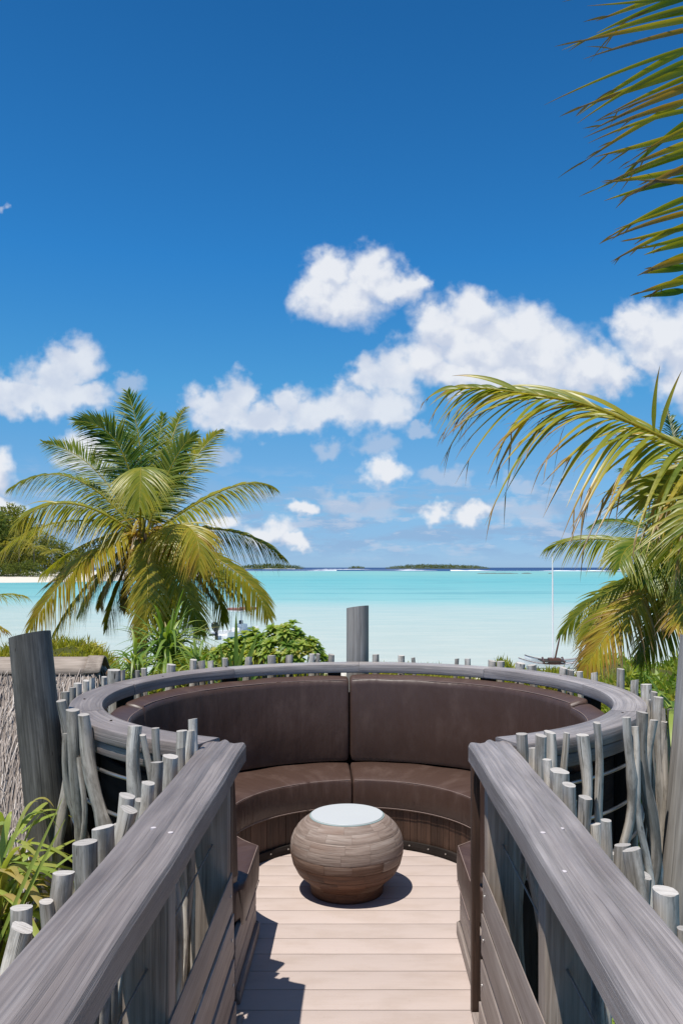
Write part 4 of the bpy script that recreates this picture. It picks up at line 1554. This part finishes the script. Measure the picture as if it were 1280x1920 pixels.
# --- lower right palm
RYD = 15.0
C2 = lambda x, y, dy=0.0: P(x, y, RYD + dy)
crown2 = C2(1312, 1050)
palmR = empty('palm_tree', (crown2.x, RYD, -3.2), 'smaller palm with yellow and orange lower fronds at the right edge', 'palm tree')
ringed_trunk([(crown2.x + .3, RYD + .2, -3.4), (crown2.x + .2, RYD, -1.0), crown2], .17, .12).build('trunk', M['trunk'], palmR)
for i, (tp, md, dm, dt, ti, ll, ni) in enumerate([
        ((1027, 1028), (1140, 1012), -.4, -.4, .42, .62, 50), ((1160, 1062), (1205, 1016), -1.0, -1.9, .36, .62, 46), ((1056, 1184), (1150, 1105), .3, .4, .42, .62, 56),
        ((1098, 1200), (1165, 1116), -.6, -1.0, .52, .62, 56), ((1092, 1262), (1185, 1135), -1.0, -1.5, .70, .66, 56), ((1199, 1240), (1250, 1150), -.8, -1.1, .40, .55, 50),
        ((1266, 1176), (1290, 1110), -1.2, -2.0, .66, .6, 46), ((1165, 880), (1230, 930), .8, 1.4, .12, .65, 50), ((1110, 985), (1190, 985), .6, 1.0, .30, .6, 50), ((1250, 775), (1280, 900), .4, .9, .12, .7, 50),
        ((1310, 780), (1315, 900), .4, .6, .12, .7, 46), ((1400, 900), (1370, 960), .2, .2, .25, .7, 46), ((1520, 1060), (1430, 1010), 0, 0, .35, .7, 46), ((1480, 1200), (1420, 1090), 0, 0, .4, .7, 46),
        ((1285, 1000), (1262, 960), -1.2, -2.4, .2, .7, 46), ((1210, 1090), (1245, 1046), -.8, -1.6, .3, .6, 46)]):
    p0 = crown2 + Vector((random.uniform(-.1, .1), random.uniform(-.1, .1), random.uniform(-.1, .15)))
    frond(palmR, p0, C2(*md, dm), C2(*tp, dt), int(ni * 2), ll * 1.1, .037, ti, 300 + i, brown_tip=.22 if ti < .6 else .3, droop=(.3, .75), lift=.15 if tp[1] < 1000 else .02, up=(0, -.5, 1), rr=.022)
st = Strips()
n = 160
ang = RNG.uniform(0, 2 * PI, n)
bb_ = np.array(list(crown2)) + np.stack([np.cos(ang) * .15, np.sin(ang) * .15, RNG.uniform(-.5, .3, n)], 1)
st.add(bb_, np.stack([np.cos(ang), np.sin(ang), RNG.uniform(-.8, .9, n)], 1), RNG.normal(size=(n, 3)), RNG.uniform(.3, .7, n), RNG.uniform(.02, .06, n), .5, RNG.uniform(.72, 1.0, n), LEAFY, 3)
st.build('crown_fibre', M['palm'], palmR, tuple(crown2))


# --- near palms: leaflets are single pieces
def big_leaflet(parent, base_, d, side, L, Wd, droop, tint, rng, splits=True):
    st = Strips()
    side = side - d * (side @ d) / (d @ d)
    cu = rng.normal() * .04
    st.add(base_[None], d[None], side[None], np.array([L]), np.array([Wd]), np.array([droop]), np.array([tint]), LEAFY2, 11, .35, rng.uniform(.3, .75), curl=np.array([cu]))
    if splits and rng.random() < .75:
        # frayed end
        for _ in range(rng.integers(1, 4)):
            f = rng.uniform(.62, .97)
            p = base_ + d / np.linalg.norm(d) * L * f + np.array([0, 0, -droop * L * f * f]) + side / np.linalg.norm(side) * cu * L * f * f
            dd = d / np.linalg.norm(d) + rng.normal(size=3) * .25 + np.array([0, 0, -2 * droop * f])
            st.add(p[None], dd[None], side[None], np.array([L * rng.uniform(.10, .22)]), np.array([Wd * .28]), np.array([droop * rng.uniform(.2, 2)]), np.array([.9]), LEAFY2, 4, 0, .1)
    return st.build('leaflet', M['palm'], parent, tuple(base_))


def near_frond(parent, pts, n_leaf, Lmax, Wl, tint, seed, up, droop, lift, t0=.0, tipangle=60, baseangle=30, rr=.02, sides=(0, 1), jit=1.0):
    rng = np.random.default_rng(seed)
    mb = Strips()
    mb.tube(pts, [rr * (1 - .75 * i / (len(pts) - 1)) for i in range(len(pts))], .66, 8)
    fr = mb.build('frond', M['palm'], parent, tuple(pts[0]))
    arrs = frond_arrays(pts, n_leaf, Lmax, Wl, tint, rng, up, droop, t0, lift, tipangle, baseangle)
    for s_ in sides:
        b, d, w, L, Wd, dr_, tt = arrs[s_]
        L = L * rng.uniform(1 - .13 * jit, 1, len(b)); Wd = Wd * rng.uniform(1 - .2 * jit, 1.1, len(b)); tt = tt + rng.normal(size=len(b)) * .06 * jit
        d = d + rng.normal(size=d.shape) * .035 * jit
        for k in range(len(b)):
            big_leaflet(fr, b[k], d[k], w[k], L[k], Wd[k], dr_[k], tt[k], rng)
    return fr


NY = 5.6
crown3 = P(1560, 985, NY + .3)
palmN = empty('palm_tree', (crown3.x + .3, NY + .3, -3.2), 'near palm whose long arching frond reaches in from the right', 'palm tree')
ringed_trunk([(crown3.x + .4, NY + .4, -3.4), (crown3.x + .3, NY + .4, -1.4), crown3], .17, .12).build('trunk', M['trunk'], palmN)
ctl = [P(1560, 985, NY + .3), P(1400, 895, NY + .15), P(1280, 838, NY), P(1175, 790, NY - .1), P(1100, 760, NY - .15), P(1030, 745, NY - .2), P(961, 735, NY - .2), P(905, 728, NY - .2), P(858, 728, NY - .2)]


def smooth_pts(ctl, n):
    a = np.array([list(p) for p in ctl]); t = np.linspace(0, len(a) - 1, n)
    out_ = []
    for x in t:
        i = min(int(x), len(a) - 2); f = x - i
        p0 = a[max(i - 1, 0)]; p1 = a[i]; p2 = a[i + 1]; p3 = a[min(i + 2, len(a) - 1)]
        out_.append(Vector(.5 * ((2 * p1) + (-p0 + p2) * f + (2 * p0 - 5 * p1 + 4 * p2 - p3) * f * f + (-p0 + 3 * p1 - 3 * p2 + p3) * f ** 3)))
    return out_


near_frond(palmN, smooth_pts(ctl, 30), 66, .92, .040, .50, 5, (.1, -.75, 1), (.28, .8), -.1, .16, 66, 42, .015)
# two stray leaflets standing up, other fronds of the same crown
frN2 = [((1330, 1000), (1430, 930), -.6, -1.1, .42), ((1260, 1020), (1400, 900), .5, .9, .36), ((1750, 640), (1640, 800), .2, .5, .3), ((1880, 960), (1720, 880), 0, 0, .35), ((1800, 1200), (1700, 1020), -.4, -.7, .4),
        ((1530, 560), (1530, 760), .7, 1.5, .2), ((1235, 925), (1400, 880), 0, -.2, .46)]
for i, (tp, md, dm, dt, ti) in enumerate(frN2):
    frond(palmN, crown3, P(*md, NY + .3 + dm), P(*tp, NY + .3 + dt), 60, .8, .036, ti, 500 + i, brown_tip=.3, droop=(.3, .7), lift=.05, up=(0, -.6, 1), rr=.022)
rg = np.random.default_rng(4)
for (b_, tip_) in (((1225, 812), (1220, 685)), ((1236, 812), (1262, 690))):
    a = np.array(list(P(*b_, NY - .05))); c_ = np.array(list(P(*tip_, NY - .1)))
    st = Strips()
    st.add(a[None], (c_ - a)[None], np.array([[.9, -.4, 0]]), np.array([np.linalg.norm(c_ - a)]), np.array([.03]), np.array([.02]), np.array([.55]), LEAFY2, 8, .3, .45, curl=np.array([.12]))
    st.build('leaflet', M['palm'], palmN, tuple(a))

# --- tall palm outside the frame, its frond hangs in from the upper right
UY = 4.6
crown4 = P(1820, -320, UY + .6)
palmU = empty('palm_tree', (crown4.x + .5, UY + .8, -3.2), 'tall palm whose hanging frond fills the upper right corner', 'palm tree')
ringed_trunk([(crown4.x + .9, UY + 1.0, -3.4), (crown4.x + .9, UY + .9, 1.6), crown4], .19, .12, 90).build('trunk', M['trunk'], palmU)
ctl = [crown4, P(1620, -340, UY + .3), P(1472, -240, UY), P(1407, -80, UY - .1), P(1377, 100, UY - .15), P(1352, 280, UY - .2), P(1322, 430, UY - .2), P(1287, 545, UY - .2)]
near_frond(palmU, smooth_pts(ctl, 30), 76, 1.0, .038, .54, 9, (-.25, -.9, .3), (-.02, .22), .0, .2, 26, -12, .022, jit=2.2)
for i, (tp, md, dm, dt, ti) in enumerate([((2150, 200), (2050, -250), .2, .4, .3), ((2200, -500), (2000, -480), .6, 1.2, .25), ((1800, -800), (1800, -560), .6, 1.4, .2), ((1850, 150), (1870, -180), -.5, -1.0, .35), ((1700, -50), (1750, -330), 1.3, 2.2, .3)]):
    frond(palmU, crown4, P(*md, UY + .6 + dm), P(*tp, UY + .6 + dt), 60, .85, .036, ti, 700 + i, brown_tip=.3, droop=(.2, .6), lift=.1, rr=.022)

# --- palm at the left edge, only frond tips reach in
EYD = 16.0
crown5 = P(-190, 1190, EYD)
palmE = empty('palm_tree', (crown5.x, EYD, -3.2), 'palm outside the left edge with only yellow frond tips showing', 'palm tree')
ringed_trunk([(crown5.x - .2, EYD, -3.4), (crown5.x - .1, EYD, -1.5), crown5], .17, .12).build('trunk', M['trunk'], palmE)
for i, (tp, md, dm, dt, ti) in enumerate([((47, 1118), (-50, 1125), 0, 0, .52), ((8, 1180), (-70, 1165), -.6, -.9, .72), ((-60, 1290), (-120, 1210), -.8, -1.4, .5), ((-400, 1130), (-300, 1110), 0, 0, .4), ((-380, 1270), (-300, 1180), 0, 0, .45), ((-180, 930), (-185, 1060), .5, 1.2, .2), ((-330, 980), (-260, 1060), .3, .6, .3), ((-200, 1250), (-200, 1150), -1.2, -2.2, .4)]):
    frond(palmE, crown5, P(*md, EYD + dm), P(*tp, EYD + dt), 46, .6, .045, ti, 800 + i, brown_tip=.3, droop=(.35, .8), lift=.1, rr=.025)


# ------------------------------------------------------------------ shrubs, hedges
def hedge(name, x0, x1, Y0, Y1, zt, n, L, Wd, tint, label, cat, mat, up=.9, seed=1):
    """zt(x): height of the crest; blades rise from a lumpy body"""
    rng = np.random.default_rng(seed)
    o = empty(name, ((x0 + x1) / 2, (Y0 + Y1) / 2, -3.2), label, cat)
    body_ = MB()
    rows = []
    nx = max(6, int((x1 - x0) / .5))
    for f, hz_ in ((0, 0), (.05, .55), (.3, .86), (.6, .88), (.95, .6), (1, 0)):
        row = []
        for i in range(nx + 1):
            x = x0 + (x1 - x0) * i / nx
            zz = ground_z(x, Y0) - .1
            e = min(1, 4 * min(i / nx, 1 - i / nx)) ** .5
            lump = .8 + .35 * vnoise(x * 1.1, f * 4 + seed)
            row.append((x, Y0 + (Y1 - Y0) * f + .3 * (vnoise(x * .9, f * 7) - .5), zz + (zt(x) - zz) * hz_ * lump * e))
        rows.append(row)
    body_.grid(rows, list(range(6)), list(range(nx + 1)))
    body_.build('branch_mass', M['soil'], o)
    xx = rng.uniform(x0, x1, n)
    f = rng.random(n) ** 1.3
    yy = Y0 + (Y1 - Y0) * f * .9
    e = np.minimum(1, 4 * np.minimum((xx - x0) / (x1 - x0), (x1 - xx) / (x1 - x0))) ** .5
    zb = np.array([zt(x) for x in xx])
    lump = np.array([.72 + .36 * vnoise(x * 1.1, y * .6 + seed) for x, y in zip(xx, yy)])
    g = np.array([ground_z(x, Y0) for x in xx])
    hz_ = np.where(f < .15, rng.random(n) ** .8, rng.uniform(.75, 1, n))
    zz = g + (zb - g) * lump * e * hz_ - L * .4
    d = rng.normal(size=(n, 3)) * .55 + np.array([0, -.25, up])
    clump = np.array([vnoise(x * 2.2, z * 3 + y) for x, y, z in zip(xx, yy, zz)])
    st = Strips()
    st.add(np.stack([xx, yy, zz], 1), d, rng.normal(size=(n, 3)), L * rng.uniform(.6, 1.4, n), Wd * rng.uniform(.7, 1.3, n), .1, tint + (clump - .5) * .5 + rng.normal(size=n) * .12, LEAFY, 2)
    st.build('foliage', mat, o, tuple(o.location))
    return o


zc = lambda py, Y: EYE - (py - PY0) * Y / F
hedge('coastal_hedge', P(-120, 0, 24).x, P(235, 0, 24).x, 23.2, 27, lambda x: zc(1206, 24) + .25 * (vnoise(x * .8, 1) - .5), 17000, .42, .045, .78, 'feathery yellow green hedge behind the thatched roof', 'hedge', M['scrub'], seed=21)
hedge('coastal_hedge', P(225, 0, 26).x, P(640, 0, 26).x, 25.5, 29, lambda x: zc(1222, 26) + .3 * (vnoise(x * .9, 2) - .5), 12000, .40, .045, .6, 'green scrub behind the railing between palm and log post', 'hedge', M['scrub'], seed=22)
hedge('coastal_hedge', P(620, 0, 28).x, P(930, 0, 28).x, 26.5, 30, lambda x: zc(1240 + 14 * min(1, max(0, (x - P(720, 0, 28).x) / 1.0)), 28) + .3 * (vnoise(x * .9, 2) - .5), 9000, .36, .042, .8, 'low yellow green scrub seen under the middle of the rail', 'hedge', M['scrub'], seed=23)
hedge('coastal_hedge', P(900, 0, 25).x, P(1140, 0, 25).x, 24.5, 28, lambda x: zc(1268, 25) + .3 * (vnoise(x * .9, 2) - .5), 8000, .36, .045, .75, 'low bright scrub below the beached outrigger boat', 'hedge', M['scrub'], seed=24)
hedge('coastal_hedge', P(1095, 0, 22).x, P(1420, 0, 22).x, 21.5, 26, lambda x: zc(1246, 22) + .35 * (vnoise(x * .8, 2) - .5), 9000, .34, .09, .72, 'bright green leafy hedge at the right under the palm', 'hedge', M['broad'], seed=25)

# low leafy cover over the ground round the deck
n = 26000
xx = RNG.uniform(-9, 9, n); yy = RNG.uniform(4, 24, n)
keep = ~((np.abs(xx) < 1.9) & (yy < 6.4)) & ~((xx < xr + .3) & (yy > 6) & (yy < 12))
xx, yy = xx[keep], yy[keep]
n = len(xx)
hh = np.array([vnoise(x * .55, y * .45) for x, y in zip(xx, yy)])
gz = np.array([ground_z(x, y) for x, y in zip(xx, yy)])
st = Strips()
st.add(np.stack([xx, yy, gz + hh * 1.2 * RNG.uniform(.4, 1, n)], 1), RNG.normal(size=(n, 3)) * .6 + np.array([0, -.1, .8]), RNG.normal(size=(n, 3)), RNG.uniform(.25, .55, n), RNG.uniform(.07, .13, n), .3, .45 + (hh - .5) * .5 + RNG.normal(size=n) * .15, LEAFY, 3, .2)
tag(st.build('ground_cover', M['broad']), kind='stuff')


def rosette_shrub(centre_px, w, h, Y, n, label, seed, leafL=.21, leafW=.09):
    rng = random.Random(seed)
    b = P(centre_px[0], centre_px[1], Y)
    root = Vector((b.x, Y, -3.2))
    o = empty('beach_shrub', root, label, 'shrub')
    st = Strips()
    mb = MB()
    for i in range(n):
        a = rng.uniform(0, 2 * PI); rr = rng.random() ** .6
        x = b.x + w * rr * math.cos(a); y = Y + w * .7 * rr * math.sin(a)
        z = b.z + h * (1 - .95 * rr ** 2) * rng.uniform(.55, 1.0)
        c0 = np.array([x, y, z])
        axis = Vector((math.cos(a) * rr * .8 + rng.uniform(-.3, .3), math.sin(a) * rr * .5 - .25, .9)).normalized()
        m_ = 13
        an = np.array([2.4 * k_ for k_ in range(m_)])
        e = np.linspace(-.1, 1.0, m_)
        ax = np.array(list(axis)); s1 = norm(np.cross(ax, [1, 0, .1])[None])[0]; s2 = np.cross(ax, s1)
        d = s1[None] * (np.cos(an) * np.cos(e))[:, None] + s2[None] * (np.sin(an) * np.cos(e))[:, None] + ax[None] * np.sin(e)[:, None]
        sd = np.cross(d, ax[None] + 1e-3)
        st.add(np.tile(c0, (m_, 1)), d, sd, leafL * np.linspace(1.1, .6, m_), leafW, .25, rng.uniform(.4, .95) + RNG.normal(size=m_) * .1, LEAFY, 3, .3)
        if i % 3 == 0:
            q = Vector((x, y, z))
            mid = root.lerp(q, .6) + Vector((rng.uniform(-.1, .1), 0, -.15))
            base_ = root + Vector((rng.uniform(-.3, .3) * w, 0, 0))
            mb.tube([base_, mid, q], [.035, .02, .01], 5)
    st.build('foliage', M['broad'], o, tuple(root))
    mb.build('branches', M['stem'], o)


rosette_shrub((533, 1243), .80, .80, 16, 100, 'rounded beach shrub with leaf rosettes beside the moored boat', 31)
rosette_shrub((468, 1242), .42, .66, 16.4, 40, 'small leafy shrub just left of the rounded beach shrub', 33)
rosette_shrub((425, 1240), .28, .42, 16, 14, 'tiny leafy sprig under the outboard motor', 34)


def pandanus(centre, n, L, Wd, label, seed, tint=.45, single=False, elev=(.1, 1.45), name='pandanus', zbase=-3.2, az=None, droop=(.3, 1.0)):
    rng = np.random.default_rng(seed)
    c0 = np.array(list(centre))
    o = empty(name, (c0[0], c0[1], zbase), label, 'plant')
    st = Strips()
    for i in range(n):
        a = rng.uniform(0, 2 * PI) if az is None else rng.uniform(*az)
        e = rng.uniform(*elev)
        d = np.array([[math.cos(a) * math.cos(e), math.sin(a) * math.cos(e), math.sin(e)]])
        sd = np.array([[-math.sin(a), math.cos(a), 0]])
        b_ = c0 + np.array([math.cos(a) * .06, math.sin(a) * .06, rng.uniform(-.35, .15)])
        if single:
            st = Strips()
        st.add(b_[None], d, sd, np.array([L * rng.uniform(.6, 1.2)]), np.array([Wd * rng.uniform(.8, 1.2)]), np.array([rng.uniform(*droop)]), np.array([tint + rng.normal() * .14 + (.45 if rng.random() < .06 else 0)]), STRAP, 9, .4, .12, curl=np.array([rng.normal() * .06]))
        if single:
            st.build('leaf', M['strap'], o, tuple(b_))
    if not single:
        st.build('foliage', M['strap'], o, tuple(c0))
    mb = MB()
    mb.tube([(c0[0], c0[1], zbase - .2), (c0[0] + .05, c0[1], (zbase + c0[2]) / 2), tuple(c0)], [.07, .06, .06], 8)
    mb.build('stem', M['stem'], o)
    return o


pandanus(P(312, 1212, 14), 150, 1.2, .055, 'big strap leaved pandanus clump at the foot of the left palm', 41, .45)
pandanus(P(255, 1246, 12.5), 45, .72, .045, 'pandanus with drooping leaves right of the thatched ridge', 42, .5)
pandanus(P(372, 1246, 12.5), 40, .62, .045, 'small pandanus behind the upper left of the round rail', 43, .5)
pandanus(P(-25, 1690, 3.05), 150, .52, .030, 'bright strap leaved plant in the lower left corner by the log post', 44, .78, True, zbase=-3.2, elev=(-.2, 1.4))
pandanus(P(10, 1600, 3.3), 50, .34, .026, 'strap leaved plant against the thatch left of the log post', 45, .7, True, elev=(0, 1.3))
# two long thin blades that cross the left log post
gp = empty('tall_grass', P(-20, 1760, 2.85), 'two long grass blades crossing in front of the left log post', 'grass')
for (a, b) in (((-10, 1790), (128, 1480)), ((10, 1765), (133, 1525))):
    p, q = np.array(list(P(*a, 2.85))), np.array(list(P(*b, 2.8)))
    st = Strips()
    st.add(p[None], (q - p)[None] + np.array([[0, 0, .05]]), np.array([[.8, -.4, .3]]), np.array([np.linalg.norm(q - p)]), np.array([.017]), np.array([.06]), np.array([.72]), STRAP, 9, .4, .1)
    st.build('blade', M['strap'], gp, tuple(p))
# tall blades behind the rail near the boat
tb = empty('tall_leaf_plant', P(450, 1300, 9.5), 'upright green blades standing behind the rail in front of the boat', 'plant')
for (a, b, w) in (((444, 1290), (443, 1140), 9), ((440, 1290), (462, 1190), 8), ((450, 1295), (482, 1185), 11), ((424, 1300), (414, 1200), 8), ((432, 1300), (456, 1205), 7), ((445, 1300), (428, 1215), 7), ((455, 1300), (500, 1235), 9), ((462, 1300), (420, 1250), 8)):
    p, q = np.array(list(P(*a, 9.5))), np.array(list(P(*b, 9.4)))
    st = Strips()
    st.add(p[None], (q - p)[None], np.array([[1, -.3, 0]]), np.array([np.linalg.norm(q - p)]), np.array([w * 9.5 / F]), np.array([.05]), np.array([.5]), STRAP, 8, .4, .15)
    st.build('leaf', M['strap'], tb, tuple(p))
pandanus(P(1262, 1330, 7.5), 34, .62, .04, 'strap leaved plant between the right stakes and the right log post', 46, .5, True, elev=(.2, 1.4))

# ------------------------------------------------------------------ moored motor boat
BYD = 72.0
bp = Vector(((449 - PX0) * BYD / F, BYD, SEA))
boat = empty('motor_boat', bp, 'small white motor boat with black outboard moored in the shallows', 'boat')


def hull_mesh(mb, L, Wd, H, bow=1, mat=0, mat2=1):
    rows = []
    for i in range(15):
        f = i / 14
        x = -L / 2 + L * f
        w = Wd / 2 * (1 - max(0, (f - .55) / .45) ** 2.2) + .02
        sh = H * (1 + .35 * max(0, (f - .4) / .6) ** 2)
        k_ = .1 * max(0, (f - .7) / .3) * H * 4
        rows.append([(x, -w, sh), (x, -w * .96, .22), (x, -w * .85, .12), (x, -w * .3, -.18 + k_), (x, w * .3, -.18 + k_), (x, w * .85, .12), (x, w * .96, .22), (x, w, sh), (x, w * .9, sh - .03), (x, w * .85, .3), (x, -w * .85, .3), (x, -w * .9, sh - .03)])
    b = mb.grid(rows, [i * .3 for i in range(15)], [i * .1 for i in range(13)], True, mat, False)
    nf = len(mb.f) - 14 * 12
    for i in range(14):
        for j in (1, 2, 3, 4, 5):
            mb.mi[nf + i * 12 + j] = mat2
    n = 12
    idx = []
    for q in rows[0]:
        mb.v.append(q); idx.append(len(mb.v) - 1)
    mb.face(idx, None, mat, False)


def child(mb, name, mats, parent):
    me = mb.mesh(name)
    o = link(name, me, mats)
    o.parent = parent
    return o


mb = MB(); hull_mesh(mb, 5.2, 1.9, .62)
child(mb, 'hull', [M['white_gel'], M['teal']], boat)
mb = MB()
mb.box(-.2, .6, -.4, .4, .3, 1.15, .06); mb.box(-.55, -.25, -.4, .4, .3, .85, .05)
child(mb, 'console', M['white_gel'], boat)
mb = MB()
mb.box(.05, .35, -.12, .12, 1.15, 1.45, .05)
child(mb, 'wheel_binnacle', M['black_engine'], boat)
for (x, y) in ((-.4, -.6), (-.4, .6), (.9, -.6), (.9, .6)):
    mb = MB()
    mb.tube([(x, y, .5), (x * .9, y * .92, 2.25)], .03, 8)
    child(mb, 'canopy_pole', M['alu'], boat)
mb = MB(); mb.box(-.85, 1.4, -.8, .8, 2.25, 2.33, .03)
cn_ = child(mb, 'canopy', M['white_gel'], boat)
for x in (-.85, .75):
    mb = MB(); mb.box(x, x + .65 + (.3 if x > 0 else 0), -.7, .7, 2.335, 2.55, .08)
    child(mb, 'life_jacket_bag', M['canopy_red'], cn_)
eng = empty('outboard_engine'); eng.parent = boat
rows = []
for (z, a, w, x) in ((.55, .10, .08, -2.92), (.75, .24, .17, -2.98), (.95, .36, .24, -3.05), (1.2, .40, .25, -3.1), (1.38, .34, .22, -3.12), (1.48, .16, .12, -3.12)):
    rows.append([(x + a * math.cos(2 * PI * j / 12), w * math.sin(2 * PI * j / 12), z) for j in range(12)])
mb = MB(); mb.grid(rows, list(range(6)), list(range(13)), True)
idx = []
for q in rows[-1]:
    mb.v.append(q); idx.append(len(mb.v) - 1)
mb.face(idx, None, 0, True)
child(mb, 'cowl', M['black_engine'], eng)
mb = MB(); mb.box(-3.05, -2.8, -.08, .08, -.2, .62, .03); mb.box(-3.3, -2.75, -.05, .05, -.05, 0.0, .01); mb.box(-3.75, -3.2, -.09, .09, .35, .55, .05)
child(mb, 'leg', M['black_engine'], eng)
boat.rotation_euler = (0, 0, R(58))

# ------------------------------------------------------------------ outrigger sailing boat at the beach
OY = 50.0
ob = Vector(((1037 - PX0) * OY / F, OY, SEA))
out_ = empty('outrigger_boat', ob, 'white outrigger sailing boat with bare mast beached behind the rail', 'boat')


def canoe(L, Wd, H, y0, z0):
    mb = MB(); rows = []
    for i in range(19):
        f = i / 18; x = -L / 2 + L * f; u = abs(2 * f - 1)
        w = Wd / 2 * (1 - u ** 2.4) + .015
        sh = H * (.55 + .75 * u ** 2.2) + z0
        kl = z0 - .1 + H * .9 * u ** 4
        rows.append([(x, y0 - w, sh), (x, y0 - w * .8, (sh + kl) / 2), (x, y0, kl), (x, y0 + w * .8, (sh + kl) / 2), (x, y0 + w, sh), (x, y0, sh + .04)])
    mb.grid(rows, [i * .3 for i in range(19)], [i * .2 for i in range(7)], True)
    return mb, rows


for (L, Wd, H, y0, z0, nm, xo) in ((4.3, .5, .5, -.3, -.02, 'hull', 0), (4.0, .3, .42, 1.7, .05, 'outrigger_float', .6)):
    mb, rows = canoe(L, Wd, H, y0, z0)
    mb.v = [(x + xo, y, z) for (x, y, z) in mb.v]
    h_ = child(mb, nm, M['white_gel'], out_)
    for k_ in (0, 4):
        g = MB()
        g.tube([Vector((r_[k_][0] + xo, r_[k_][1], r_[k_][2] + .02)) for r_ in rows], .02, 6)
        child(g, 'gunwale', M['brown_spar'], h_)
for x in (-.7, .5):
    mb = MB(); mb.tube([(x, -.6, .38), (x + .2, .7, .55), (x + .4, 1.75, .42)], .05, 8)
    child(mb, 'cross_beam', M['brown_spar'], out_)
mb = MB(); mb.box(-.75, .6, -.55, .9, .40, .46, .01)
child(mb, 'netting', M['net'], out_)
mb = MB(); mb.box(-.35, .35, -.5, .1, .30, .62, .04)
child(mb, 'mast_step', M['brown_spar'], out_)
mb = MB(); mb.tube([(-.08, -.2, .3), (-.10, -.2, 3.5), (-.11, -.2, 6.7)], [.06, .055, .035], 10)
child(mb, 'mast', M['white_gel'], out_)
mb = MB(); mb.tube([(-.02, -.25, .3), (.12, -.25, 1.0), (.32, -.28, 1.95)], [.05, .055, .045], 8)
child(mb, 'boom', M['brown_spar'], out_)
